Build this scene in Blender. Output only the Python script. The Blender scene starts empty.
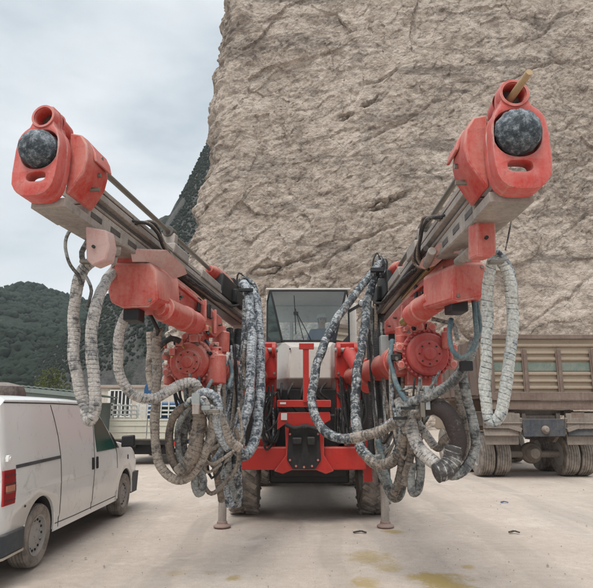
import bpy, bmesh, math, random
import numpy as np
from mathutils import Vector, Matrix, noise
random.seed(7); rng=np.random.RandomState(7)
R=math.radians
S=bpy.context.scene; COL=S.collection
PITCH=R(11.7); FP=570.0; CH=1.58
cp,sp=math.cos(PITCH),math.sin(PITCH)
# --- survey helpers: bearing of a point in the view + measured distance -> world position
def ray(x,y):
    u=(x-296.5)/FP; v=(294-y)/FP
    return u,cp-v*sp,sp+v*cp
def P(x,y,Y):
    u,a,b=ray(x,y); k=Y/a
    return Vector((k*u,Y,CH+k*b))
# ------------------------------------------------------------------ objects
WT={}
def link(o,parent,loc):
    COL.objects.link(o); o.location=loc; WT[o.name]=Vector(loc)
    if parent is not None:
        o.parent=parent; o.matrix_parent_inverse=Matrix.Translation(-WT[parent.name])
        
    return o
def empty(name,loc,label,cat,group=None):
    o=bpy.data.objects.new(name,None); o.empty_display_size=.2
    link(o,None,loc); tag(o,label,cat,group); return o
def tag(o,label=None,cat=None,group=None,kind=None):
    if label:o['label']=label
    if cat:o['category']=cat
    if group:o['group']=group
    if kind:o['kind']=kind
    return o
def frame_of(d,up=Vector((0,0,1))):
    d=d.normalized()
    s=d.cross(up)
    if s.length<1e-3: s=d.cross(Vector((1,0,0)))
    s.normalize(); t=s.cross(d).normalized()
    return s,d,t
class MB:
    def __init__(self): self.bm=bmesh.new(); self.uv=None
    def faces(self,vs,fs):
        v=[self.bm.verts.new(p) for p in vs]
        for f in fs:
            try:self.bm.faces.new([v[i] for i in f])
            except ValueError:pass
        return v
    def quad(self,vs): self.faces(vs,[(0,1,2,3)]); return self
    def mark(self,i):      # faces added from here on use material slot i
        for f in self.bm.faces:
            if f.tag: continue
            f.material_index=i; f.tag=True
        return self
    def hexa(self,c):      # c: 8 corners, bottom ring 0-3, top ring 4-7
        self.faces(c,[(0,3,2,1),(4,5,6,7),(0,1,5,4),(1,2,6,5),(2,3,7,6),(3,0,4,7)]); return self
    def box(self,x0,x1,y0,y1,z0,z1):
        return self.hexa([(x0,y0,z0),(x1,y0,z0),(x1,y1,z0),(x0,y1,z0),(x0,y0,z1),(x1,y0,z1),(x1,y1,z1),(x0,y1,z1)])
    def obox(self,c,ax,h):
        c=Vector(c);a=[Vector(v)*k for v,k in zip(ax,h)]
        q=[(-1,-1,-1),(1,-1,-1),(1,1,-1),(-1,1,-1),(-1,-1,1),(1,-1,1),(1,1,1),(-1,1,1)]
        return self.hexa([c+a[0]*i+a[1]*j+a[2]*k for i,j,k in q])
    def bar(self,p0,p1,w,h,up=Vector((0,0,1))):
        p0=Vector(p0);p1=Vector(p1);s,d,t=frame_of(p1-p0,up)
        return self.obox((p0+p1)/2,(s,d,t),(w/2,(p1-p0).length/2,h/2))
    def cyl(self,p0,p1,r0,r1=None,n=20,cap=True):
        return self.rings([(p0,r0),(p1,r0 if r1 is None else r1)],n,cap)
    def rings(self,pr,n=20,cap=True,d=None):
        p=[Vector(a) for a,_ in pr]
        dd=(p[-1]-p[0]) if d is None else d
        s,d,t=frame_of(dd)
        L=[]
        for q,(_,r) in zip(p,pr):
            L.append([self.bm.verts.new(q+(s*math.cos(2*math.pi*i/n)+t*math.sin(2*math.pi*i/n))*r) for i in range(n)])
        for a,b in zip(L,L[1:]):
            for i in range(n):
                self.bm.faces.new((a[i],a[(i+1)%n],b[(i+1)%n],b[i]))
        if cap:
            self.bm.faces.new(L[0][::-1]); self.bm.faces.new(L[-1])
        return self
    def prism(self,pts,off):
        off=Vector(off);n=len(pts);pts=[Vector(p) for p in pts]
        v=[self.bm.verts.new(p) for p in pts]+[self.bm.verts.new(p+off) for p in pts]
        self.bm.faces.new(v[:n][::-1]);self.bm.faces.new(v[n:])
        for i in range(n): self.bm.faces.new((v[i],v[(i+1)%n],v[n+(i+1)%n],v[n+i]))
        return self
    def sphere(self,c,r,sc=(1,1,1),n=24,m=14):
        c=Vector(c);L=[]
        for j in range(1,m):
            a=math.pi*j/m
            L.append([self.bm.verts.new(c+Vector((r*sc[0]*math.sin(a)*math.cos(2*math.pi*i/n),r*sc[1]*math.sin(a)*math.sin(2*math.pi*i/n),r*sc[2]*math.cos(a)))) for i in range(n)])
        t=self.bm.verts.new(c+Vector((0,0,r*sc[2])));b=self.bm.verts.new(c-Vector((0,0,r*sc[2])))
        for A,B in zip(L,L[1:]):
            for i in range(n): self.bm.faces.new((A[i],B[i],B[(i+1)%n],A[(i+1)%n]))
        for i in range(n):
            self.bm.faces.new((t,L[0][i],L[0][(i+1)%n]));self.bm.faces.new((b,L[-1][(i+1)%n],L[-1][i]))
        return self
    def build(self,name,m,parent=None,bevel=0,smooth=40,jit=0,label=None,subdiv=0):
        bmesh.ops.recalc_face_normals(self.bm,faces=self.bm.faces)
        if jit:
            for v in self.bm.verts:
                v.co+=noise.noise_vector(v.co*6)*jit
        co=[v.co for v in self.bm.verts]
        lo=Vector([min(c[i] for c in co) for i in range(3)]);hi=Vector([max(c[i] for c in co) for i in range(3)])
        c=(lo+hi)/2; c.z=lo.z if parent is None else c.z
        for v in self.bm.verts: v.co-=c
        me=bpy.data.meshes.new(name);self.bm.to_mesh(me);self.bm.free()
        return finish(me,name,m,parent,c,bevel,smooth,label,subdiv)
def finish(me,name,m,parent,c,bevel=0,smooth=40,label=None,subdiv=0):
    for x in (m if isinstance(m,(list,tuple)) else [m]): me.materials.append(x)
    for p in me.polygons: p.use_smooth=True
    if smooth<180: me.set_sharp_from_angle(angle=R(smooth))
    o=bpy.data.objects.new(name,me); link(o,parent,c)
    if bevel:
        b=o.modifiers.new('b','BEVEL');b.width=bevel;b.segments=2;b.limit_method='ANGLE';b.angle_limit=R(35)
    if subdiv:
        b=o.modifiers.new('s','SUBSURF');b.levels=subdiv;b.render_levels=subdiv
    if label:o['label']=label
    return o
def plate(name,outlines,depth,bev,fn,m,parent,label=None):
    """2D outlines (holes allowed) -> bevelled plate; fn maps (s,t,w) to world"""
    cu=bpy.data.curves.new('tmp','CURVE');cu.dimensions='2D';cu.fill_mode='BOTH';cu.extrude=depth/2-bev;cu.bevel_depth=bev;cu.bevel_resolution=1
    cu.offset=-bev
    for ol in outlines:
        sl=cu.splines.new('POLY');sl.points.add(len(ol)-1)
        for q,(x,y) in zip(sl.points,ol): q.co=(x,y,0,1)
        sl.use_cyclic_u=True
    o=bpy.data.objects.new('tmp',cu);COL.objects.link(o)
    dg=bpy.context.evaluated_depsgraph_get();me=bpy.data.meshes.new_from_object(o.evaluated_get(dg))
    bpy.data.objects.remove(o)
    for v in me.vertices: v.co=fn(v.co.x,v.co.y,v.co.z)
    b=MB();b.bm.from_mesh(me);bmesh.ops.remove_doubles(b.bm,verts=b.bm.verts,dist=.0008)
    return b.build(name,m,parent,label=label)
def ell(cx,cy,rx,ry,n=28,p=2.0):
    r=[]
    for i in range(n):
        a=2*math.pi*i/n;c,s=math.cos(a),math.sin(a)
        r.append((cx+rx*math.copysign(abs(c)**(2/p),c),cy+ry*math.copysign(abs(s)**(2/p),s)))
    return r
def smoothpoly(pts,it=2):
    for _ in range(it):
        q=[]
        for a,b in zip(pts,pts[1:]+pts[:1]):
            q.append((a[0]*.78+b[0]*.22,a[1]*.78+b[1]*.22));q.append((a[0]*.22+b[0]*.78,a[1]*.22+b[1]*.78))
        pts=q
    return pts
# ------------------------------------------------------------------ materials
def nt(name):
    m=bpy.data.materials.new(name);m.use_nodes=True;t=m.node_tree;b=t.nodes['Principled BSDF'];return m,t,b
def N(t,k,**kw):
    n=t.nodes.new(k)
    for a,b in kw.items(): setattr(n,a,b)
    return n
def noise_n(t,vec,scale,detail=6,rough=.6,dist=0):
    n=N(t,'ShaderNodeTexNoise');n.inputs['Scale'].default_value=scale;n.inputs['Detail'].default_value=detail
    n.inputs['Roughness'].default_value=rough;n.inputs['Distortion'].default_value=dist
    t.links.new(vec,n.inputs['Vector']);return n.outputs['Fac']
def ramp(t,f,st,interp='LINEAR'):
    r=N(t,'ShaderNodeValToRGB');r.color_ramp.interpolation=interp
    e=r.color_ramp.elements
    while len(e)<len(st): e.new(.5)
    for q,(p,c) in zip(e,st):
        q.position=p;q.color=(c[0],c[1],c[2],1) if hasattr(c,'__len__') else (c,c,c,1)
    t.links.new(f,r.inputs[0]);return r.outputs[0]
def mixc(t,f,a,b,mode='MIX'):
    n=N(t,'ShaderNodeMix',data_type='RGBA',blend_type=mode)
    for s,v in ((n.inputs[0],f),(n.inputs[6],a),(n.inputs[7],b)):
        if hasattr(v,'is_linked') or isinstance(v,bpy.types.NodeSocket): t.links.new(v,s)
        elif hasattr(v,'__len__'): s.default_value=(v[0],v[1],v[2],1)
        else: s.default_value=v
    return n.outputs[2]
def mth(t,op,a,b=0,c=0):
    n=N(t,'ShaderNodeMath',operation=op)
    for s,v in zip(n.inputs,(a,b,c)):
        if isinstance(v,bpy.types.NodeSocket): t.links.new(v,s)
        else: s.default_value=v
    return n.outputs[0]
def vec(t,coord='Object',scale=None,rot=None):
    c=N(t,'ShaderNodeTexCoord').outputs[coord]
    if scale or rot:
        mp=N(t,'ShaderNodeMapping');t.links.new(c,mp.inputs[0])
        if scale: mp.inputs['Scale'].default_value=scale
        if rot: mp.inputs['Rotation'].default_value=rot
        return mp.outputs[0]
    return c
def bump(t,b,h,st=.3,dist=.01):
    n=N(t,'ShaderNodeBump');n.inputs['Strength'].default_value=st;n.inputs['Distance'].default_value=dist
    t.links.new(h,n.inputs['Height']);t.links.new(n.outputs[0],b.inputs['Normal'])
def paint(name,base,dust,amt=.35,rough=.45,scale=5,metal=0,topdust=.5,chip=(.10,.07,.06),coat=0,edge=0,edgec=(.45,.33,.29),soft=.30):
    """paint with wear, settled dust, streaks and chipped edges (amt 0..1 = dustiness)"""
    m,t,b=nt(name);v=vec(t)
    n1=noise_n(t,v,scale,10,.72,.2);n2=noise_n(t,v,scale*7,8,.75);n3=noise_n(t,v,scale*.4,3,.5)
    st=noise_n(t,vec(t,scale=(1,1,.12)),scale*5,5,.7)
    g=N(t,'ShaderNodeNewGeometry');sx=N(t,'ShaderNodeSeparateXYZ');t.links.new(g.outputs['Normal'],sx.inputs[0])
    up=mth(t,'MULTIPLY',mth(t,'MAXIMUM',sx.outputs[2],-.15),topdust*.45)
    f=mth(t,'ADD',mth(t,'ADD',mth(t,'ADD',mth(t,'MULTIPLY',n1,.35),mth(t,'MULTIPLY',n2,.25)),mth(t,'ADD',mth(t,'MULTIPLY',st,.25),mth(t,'MULTIPLY',n3,.15))),up)
    mid=.78-amt*.5
    f=ramp(t,f,[(max(.01,mid-soft*.5),0.0),(min(.99,mid+soft*.5),min(1,.40+amt*.7))])
    c0=mixc(t,n3,[x*.82 for x in base],[min(1,x*1.12) for x in base])
    c=mixc(t,f,c0,dust)
    gr=ramp(t,noise_n(t,v,scale*2.3,8,.8,.6),[(.56,0),(.68,.45)])      # grime
    c=mixc(t,gr,c,[x*.28+.01 for x in base])
    ch=ramp(t,n2,[(.64,0),(.68,1)])
    c=mixc(t,mth(t,'MULTIPLY',ch,.65),c,chip)
    if edge:
        bv=N(t,'ShaderNodeBevel',samples=3);bv.inputs[0].default_value=.012
        dt_=N(t,'ShaderNodeVectorMath',operation='DOT_PRODUCT');t.links.new(bv.outputs[0],dt_.inputs[0]);t.links.new(g.outputs['True Normal'],dt_.inputs[1])
        em=mth(t,'MULTIPLY',ramp(t,dt_.outputs['Value'],[(.90,1),(.985,0)]),ramp(t,n1,[(.38,0),(.58,edge)]))
        c=mixc(t,em,c,edgec)
    t.links.new(c,b.inputs['Base Color'])
    rr=mth(t,'ADD',mth(t,'MULTIPLY',f,.8-rough),rough);t.links.new(rr,b.inputs['Roughness'])
    b.inputs['Metallic'].default_value=metal
    if coat: b.inputs['Coat Weight'].default_value=coat
    bump(t,b,mth(t,'ADD',f,n2),.3,.004)
    return m
def simple(name,c,rough=.6,metal=0,var=.25,scale=8,bst=.2):
    m,t,b=nt(name);v=vec(t);n=noise_n(t,v,scale,6,.65)
    c1=mixc(t,n,[x*(1-var) for x in c],[min(1,x*(1+var)) for x in c]);t.links.new(c1,b.inputs['Base Color'])
    b.inputs['Roughness'].default_value=rough;b.inputs['Metallic'].default_value=metal
    bump(t,b,n,bst,.004);return m
DUST=(.42,.36,.31)
M={}
M['red']=paint('red_paint',(.45,.018,.011),(.38,.16,.12),.20,.42,4,topdust=.5,edge=.7)
M['redhead']=paint('feed_head_red',(.52,.027,.018),(.56,.29,.25),.50,.42,6,topdust=.5,edge=.9,edgec=(.55,.40,.36))
M['pink']=paint('dusty_red',(.46,.028,.018),(.55,.27,.22),.54,.42,5,topdust=.8,chip=(.22,.02,.015),edge=.9,edgec=(.60,.45,.41),soft=.24)
M['beam']=paint('dusty_beam',(.10,.085,.072),(.42,.37,.33),.70,.5,5,topdust=.8,edge=.6)
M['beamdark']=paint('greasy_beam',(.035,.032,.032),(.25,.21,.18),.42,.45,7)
M['steel']=simple('drill_steel',(.22,.20,.17),.4,.6,.3,20)
M['brass']=simple('cylinder_rod_brass',(.50,.38,.16),.3,.85,.3,12)
M['black']=simple('black_parts',(.012,.012,.014),.55,0,.4,14)
M['dark']=paint('grimy_dark',(.012,.012,.012),(.12,.10,.085),.25,.6,6)
M['cabwhite']=paint('cab_white',(.56,.54,.50),(.42,.36,.31),.35,.5,3)
M['cabgrey']=simple('cab_trim',(.10,.10,.10),.6)
M['boxgrey']=paint('grey_box',(.30,.33,.33),DUST,.3,.5)
M['wood']=simple('rod_stub',(.42,.30,.17),.6,0,.35,30)
M['rim']=paint('rim',(.30,.30,.30),DUST,.5,.55)
def glass(name,tint,transp=.7,rough=.03):
    m,t,b=nt(name);t.nodes.remove(b);o=t.nodes['Material Output']
    tr=N(t,'ShaderNodeBsdfTransparent');tr.inputs[0].default_value=(*tint,1)
    gl=N(t,'ShaderNodeBsdfGlossy');gl.inputs['Roughness'].default_value=rough;gl.inputs['Color'].default_value=(.9,.95,1,1)
    df=N(t,'ShaderNodeBsdfDiffuse');df.inputs[0].default_value=(.30,.30,.28,1)
    lw=N(t,'ShaderNodeFresnel');lw.inputs[0].default_value=1.5
    a=N(t,'ShaderNodeMixShader');f=mth(t,'ADD',mth(t,'MULTIPLY',lw.outputs[0],1.0),1-transp)
    t.links.new(f,a.inputs[0]);t.links.new(tr.outputs[0],a.inputs[1]);t.links.new(gl.outputs[0],a.inputs[2])
    dd=N(t,'ShaderNodeMixShader');n=noise_n(t,vec(t),6,6,.7);t.links.new(ramp(t,n,[(.4,.02),(.8,.12)]),dd.inputs[0])
    t.links.new(a.outputs[0],dd.inputs[1]);t.links.new(df.outputs[0],dd.inputs[2]);t.links.new(dd.outputs[0],o.inputs[0]);return m
M['glass']=glass('cab_glass',(.80,.88,.89),.95)
M['glassg']=glass('green_glass',(.16,.42,.33),.95)
M['glassd']=glass('dark_glass',(.10,.14,.15),.9)
def tyremat():
    m,t,b=nt('tyre_rubber');v=vec(t);n=noise_n(t,v,5,8,.7)
    c=ramp(t,n,[(.3,(.06,.053,.047)),(.58,(.30,.26,.225))]);t.links.new(c,b.inputs['Base Color']);b.inputs['Roughness'].default_value=.85
    bump(t,b,noise_n(t,v,40,4),.4,.004);return m
M['tyre']=tyremat()
def hosemat(name,A,B,bias=.5,line=.5,pitch=.034,line_c=(.02,.02,.022),sc=14,rough=.7):
    """spiral hose guard: UV x = round the hose, UV y = metres along it"""
    m,t,b=nt(name);uv=vec(t,'UV');v=vec(t)
    s=N(t,'ShaderNodeSeparateXYZ');t.links.new(uv,s.inputs[0])
    fr=mth(t,'FRACT',mth(t,'ADD',mth(t,'DIVIDE',s.outputs[1],pitch),s.outputs[0]))
    ln=ramp(t,fr,[(.0,0),(.80,0),(.88,1),(.96,1)])
    n1=noise_n(t,v,sc,8,.72,.4);n2=noise_n(t,v,sc*.35,4,.6);n3=noise_n(t,v,60,6,.7)
    f=ramp(t,mth(t,'ADD',mth(t,'MULTIPLY',n1,.65),mth(t,'MULTIPLY',n2,.35)),[(bias-.05,0),(bias+.05,1)])
    c=mixc(t,f,A,B)
    c=mixc(t,ramp(t,n3,[(.35,.55),(.6,0)]),c,(.05,.045,.04));c=mixc(t,ramp(t,noise_n(t,v,7,8,.8,.5),[(.55,0),(.68,.55)]),c,(.36,.30,.25))
    lm=mth(t,'MULTIPLY',ln,mth(t,'MULTIPLY',ramp(t,n1,[(.40,.0),(.58,1.0)]),line))
    c=mixc(t,lm,c,line_c)
    t.links.new(c,b.inputs['Base Color']);b.inputs['Roughness'].default_value=rough
    bump(t,b,mth(t,'ADD',mth(t,'MULTIPLY',n3,.5),mth(t,'MULTIPLY',f,.6)),.35,.006);return m
M['h_pale']=hosemat('hose_pale',(.56,.525,.49),(.12,.13,.14),.545,.9)
M['h_beige']=hosemat('hose_beige',(.40,.34,.285),(.11,.10,.09),.54,.8)
M['h_brown']=hosemat('hose_brown',(.27,.215,.17),(.06,.055,.05),.54,.8)
M['h_blue']=hosemat('hose_blue_white',(.03,.05,.075),(.50,.54,.57),.48,.7,sc=22)
M['h_dark']=hosemat('hose_dark',(.025,.04,.055),(.52,.54,.54),.52,.7,sc=24)
M['h_grey']=hosemat('hose_grey',(.33,.335,.32),(.06,.065,.07),.52,.8)
M['h_white']=hosemat('hose_white_blue',(.62,.63,.59),(.12,.22,.29),.585,.9,.04)
M['h_teal']=hosemat('hose_teal',(.085,.15,.175),(.22,.26,.26),.53,.1)
M['h_black']=hosemat('hose_black',(.015,.015,.017),(.10,.09,.085),.62,.2)
M['h_maroon']=hosemat('hose_maroon',(.035,.022,.022),(.11,.08,.075),.62,.0)
M['h_band']=hosemat('hose_banded',(.06,.055,.055),(.30,.29,.27),.56,1.0,.05,line_c=(.50,.49,.46))
M['rubber']=hosemat('rubber_ball',(.02,.032,.042),(.30,.34,.37),.50,0,sc=13,rough=.6)
# ------------------------------------------------------------------ hose builder
def crom(pts,step):
    out=[];n=len(pts)
    P4=[pts[0]*2-pts[1]]+pts+[pts[-1]*2-pts[-2]]
    for i in range(n-1):
        p0,p1,p2,p3=P4[i:i+4];L=(p2-p1).length;k=max(2,int(L/step))
        for j in range(k):
            t=j/k
            out.append(.5*((2*p1)+(p2-p0)*t+(2*p0-5*p1+4*p2-p3)*t*t+(3*p1-p0-3*p2+p3)*t**3))
    out.append(pts[-1]);return out
def hose(px,r,m,parent,label=None,pitch=.034,ridge=.065,n=14,name='hydraulic_hose',world=False,rr=None,wob=.007):
    """px: (x,y,distance) survey points; r: radius in metres"""
    pts=[Vector(p) if world else P(*p) for p in px]
    seed=random.random()*100
    c=crom(pts,pitch/4 if ridge else .03)
    if wob: c=[p+noise.noise_vector(p*5+Vector((seed,0,0)))*wob*2 for p in c]
    bm=bmesh.new();uvl=bm.loops.layers.uv.new('UVMap')
    L=[];dist=0;vs=[];ref=None;dl=[0]
    tot=sum((b-a).length for a,b in zip(c,c[1:]))
    for i,p in enumerate(c):
        d=(c[min(i+1,len(c)-1)]-c[max(i-1,0)]).normalized()
        if ref is None: ref=d.orthogonal()
        ref=(ref-d*ref.dot(d)).normalized();b=d.cross(ref)
        if i: dist+=(p-c[i-1]).length
        rad=r*.90*(1+.10*noise.noise(p*6+Vector((0,seed,0))))
        if rr: rad*=rr(dist/tot)
        ring=[]
        for k in range(n):
            u=k/n;fr=(dist/pitch+u)%1
            q=rad*(1+ridge*(math.sin(math.pi*min(fr/.85,1))**.5-.6)) if ridge else rad
            a=2*math.pi*u;ring.append(bm.verts.new(p+(ref*math.cos(a)+b*math.sin(a))*q))
        L.append((ring,dist))
    for (a,da),(b,db) in zip(L,L[1:]):
        for k in range(n):
            f=bm.faces.new((a[k],a[(k+1)%n],b[(k+1)%n],b[k]))
            for l,uv in zip(f.loops,((k/n,da),((k+1)/n,da),((k+1)/n,db),(k/n,db))): l[uvl].uv=uv
    bm.faces.new(L[0][0][::-1]);bm.faces.new(L[-1][0])
    bmesh.ops.recalc_face_normals(bm,faces=bm.faces)
    cc=c[len(c)//2].copy()
    for v in bm.verts: v.co-=cc
    me=bpy.data.meshes.new(name);bm.to_mesh(me);bm.free()
    return finish(me,name,m,parent,cc,smooth=180,label=label)
# ------------------------------------------------------------------ numpy noise for terrain
def vnoise(x,y,z,seed=0):
    xi,yi,zi=np.floor(x).astype(np.int64),np.floor(y).astype(np.int64),np.floor(z).astype(np.int64)
    xf,yf,zf=x-xi,y-yi,z-zi
    w=lambda f:f*f*f*(f*(f*6-15)+10)
    u,v,q=w(xf),w(yf),w(zf)
    def h(a,b,c):
        n=(a*73856093)^(b*19349663)^(c*83492791)^(seed*2654435761)
        n=(n^(n>>13))*1274126177; n=n&0x7fffffff; n=(n^(n>>16))&0xffff
        return n/65535.0
    r=0
    for dx in (0,1):
        for dy in (0,1):
            for dz in (0,1):
                r=r+h(xi+dx,yi+dy,zi+dz)*(u if dx else 1-u)*(v if dy else 1-v)*(q if dz else 1-q)
    return r*2-1
def fbm(x,y,z,oct=5,seed=0,gain=.5,ridged=False):
    a=1;s=0;tot=0
    for i in range(oct):
        n=vnoise(x,y,z,seed+i*17)
        if ridged: n=1-2*np.abs(n)
        s=s+a*n;tot+=a;a*=gain;x=x*2.03;y=y*2.03;z=z*2.03
    return s/tot
def grid_mesh(name,X,Y,Z,m,smooth=180):
    nr,nc=X.shape
    co=np.stack([X,Y,Z],-1).reshape(-1,3).astype(np.float32)
    idx=np.arange(nr*nc).reshape(nr,nc)
    f=np.stack([idx[:-1,:-1],idx[:-1,1:],idx[1:,1:],idx[1:,:-1]],-1).reshape(-1,4)
    me=bpy.data.meshes.new(name);me.vertices.add(len(co));me.vertices.foreach_set('co',co.ravel())
    me.loops.add(f.size);me.loops.foreach_set('vertex_index',f.ravel().astype(np.int32))
    me.polygons.add(len(f));me.polygons.foreach_set('loop_start',np.arange(0,f.size,4,dtype=np.int32))
    me.update(calc_edges=True);me.validate()
    return finish(me,name,m,None,(0,0,0),smooth=smooth)
def pts_interp(tab,v):
    t=np.array(tab,float);return np.interp(v,t[:,0],t[:,1])
# ---- ground
def groundmat():
    m,t,b=nt('quarry_yard');v=vec(t)
    n1=noise_n(t,v,.35,6,.6,.5);n2=noise_n(t,v,1.6,8,.65,.3);n3=noise_n(t,v,9,8,.7);n4=noise_n(t,v,70,6,.7)
    c=ramp(t,mth(t,'ADD',mth(t,'MULTIPLY',n1,.5),mth(t,'MULTIPLY',n2,.5)),[(.3,(.44,.355,.29)),(.5,(.57,.47,.39)),(.7,(.67,.565,.48))])
    c=mixc(t,.35,c,ramp(t,n3,[(.3,(.30,.26,.225)),(.65,(.55,.485,.43))]))
    c=mixc(t,ramp(t,n4,[(.30,.5),(.5,0)]),c,(.22,.185,.155))
    # tyre-rubbed darker tracks running down the yard
    sc=N(t,'ShaderNodeSeparateXYZ');t.links.new(v,sc.inputs[0])
    wv=noise_n(t,vec(t,scale=(1.6,.12,1)),1.4,5,.6)
    c=mixc(t,ramp(t,wv,[(.52,0),(.68,.30)]),c,(.27,.245,.225))
    # two pairs of tyre tracks with cleat marks
    wob=mth(t,'MULTIPLY',mth(t,'SUBTRACT',noise_n(t,v,.22,2,.5),.5),1.6)
    for (x0,wd) in ((-1.35,.17),(.55,.17),(2.5,.24),(4.35,.24)):
        dx=mth(t,'ABSOLUTE',mth(t,'ADD',mth(t,'SUBTRACT',sc.outputs[0],x0),wob))
        tr=ramp(t,mth(t,'DIVIDE',dx,wd),[(.72,1),(1.0,0)])
        cl_=ramp(t,mth(t,'FRACT',mth(t,'MULTIPLY',sc.outputs[1],6.5)),[(.40,.75),(.6,1)])
        c=mixc(t,mth(t,'MULTIPLY',mth(t,'MULTIPLY',tr,cl_),mth(t,'MULTIPLY',n3,.42)),c,(.24,.205,.18))
    c=mixc(t,ramp(t,noise_n(t,v,.9,7,.7,.8),[(.56,0),(.70,.5)]),c,(.74,.66,.58))
    c=mixc(t,ramp(t,noise_n(t,v,.6,6,.65,.5),[(.58,0),(.72,.35)]),c,(.30,.26,.225))
    # oil-yellow stains with ragged shapes of their own
    tot=None
    nn=noise_n(t,v,5,8,.75,.6)
    for (x,y,r,st) in STAINS:
        cx,cy=x,y
        dx=mth(t,'SUBTRACT',sc.outputs[0],cx);dy=mth(t,'MULTIPLY',mth(t,'SUBTRACT',sc.outputs[1],cy),.8)
        d=mth(t,'SQRT',mth(t,'ADD',mth(t,'MULTIPLY',dx,dx),mth(t,'MULTIPLY',dy,dy)))
        e=mth(t,'ADD',mth(t,'DIVIDE',d,r),mth(t,'MULTIPLY',mth(t,'SUBTRACT',nn,.5),3.0))
        f=mth(t,'MULTIPLY',ramp(t,e,[(.35,1),(1.0,0)]),st)
        tot=f if tot is None else mth(t,'MAXIMUM',tot,f)
    c=mixc(t,tot,c,(.36,.25,.065))
    t.links.new(c,b.inputs['Base Color']);b.inputs['Roughness'].default_value=.92
    h=mth(t,'ADD',mth(t,'ADD',mth(t,'MULTIPLY',n3,.5),mth(t,'MULTIPLY',n4,.25)),n2)
    bump(t,b,h,.55,.03);return m
def gp(x,y):
    u,a,b=ray(x,y);k=-CH/b;return (k*u,k*a)
STAINS=[(*gp(370,556),.30,.55),(*gp(386,566),.20,.5),(*gp(440,579),.32,.85),(*gp(452,584),.22,.8),(*gp(234,577),.10,.7),(*gp(175,572),.12,.35),(*gp(392,531),.16,.7),(*gp(366,582),.18,.65),(*gp(468,566),.09,.6),(*gp(423,577),.18,.7),(*gp(210,571),.08,.35)]
nx,ny=360,300
xs=np.concatenate([np.linspace(-700,-30,30)[:-1],np.linspace(-30,30,nx),np.linspace(30,700,30)[1:]])
ys=np.concatenate([np.linspace(-200,-3,12)[:-1],np.linspace(-3,32,ny),np.linspace(32,900,40)[1:]])
X,Y=np.meshgrid(xs,ys)
Z=fbm(X*.5,Y*.5,X*0,4,3)*.018+fbm(X*3,Y*3,X*0,4,9)*.006
Z=Z-.012
g=grid_mesh('ground',X,Y,Z,groundmat());tag(g,kind='structure')
# loose grit and small stones
b=MB()
for i in range(2200):
    x=random.uniform(-7,9);y=4.2+random.random()**1.6*16;r=random.choice([.004,.005,.006,.008,.010]) if random.random()<.97 else .016
    v=[];ax=[random.uniform(.6,1.2) for _ in range(3)];rot=random.random()*3
    for q in ((1,0,0),(0,1,0),(-1,0,0),(0,-1,0),(0,0,1),(0,0,-.6)):
        a=q[0]*ax[0]*r;c=q[1]*ax[1]*r
        v.append((x+a*math.cos(rot)-c*math.sin(rot),y+a*math.sin(rot)+c*math.cos(rot),q[2]*ax[2]*r*.8+r*.2))
    b.faces(v,[(0,1,4),(1,2,4),(2,3,4),(3,0,4),(1,0,5),(2,1,5),(3,2,5),(0,3,5)])
o=b.build('gravel',simple('gravel_stone',(.30,.26,.22),.9,0,.5,3));tag(o,'loose pale grit and small stones scattered over the dusty yard','gravel',kind='stuff')
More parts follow.
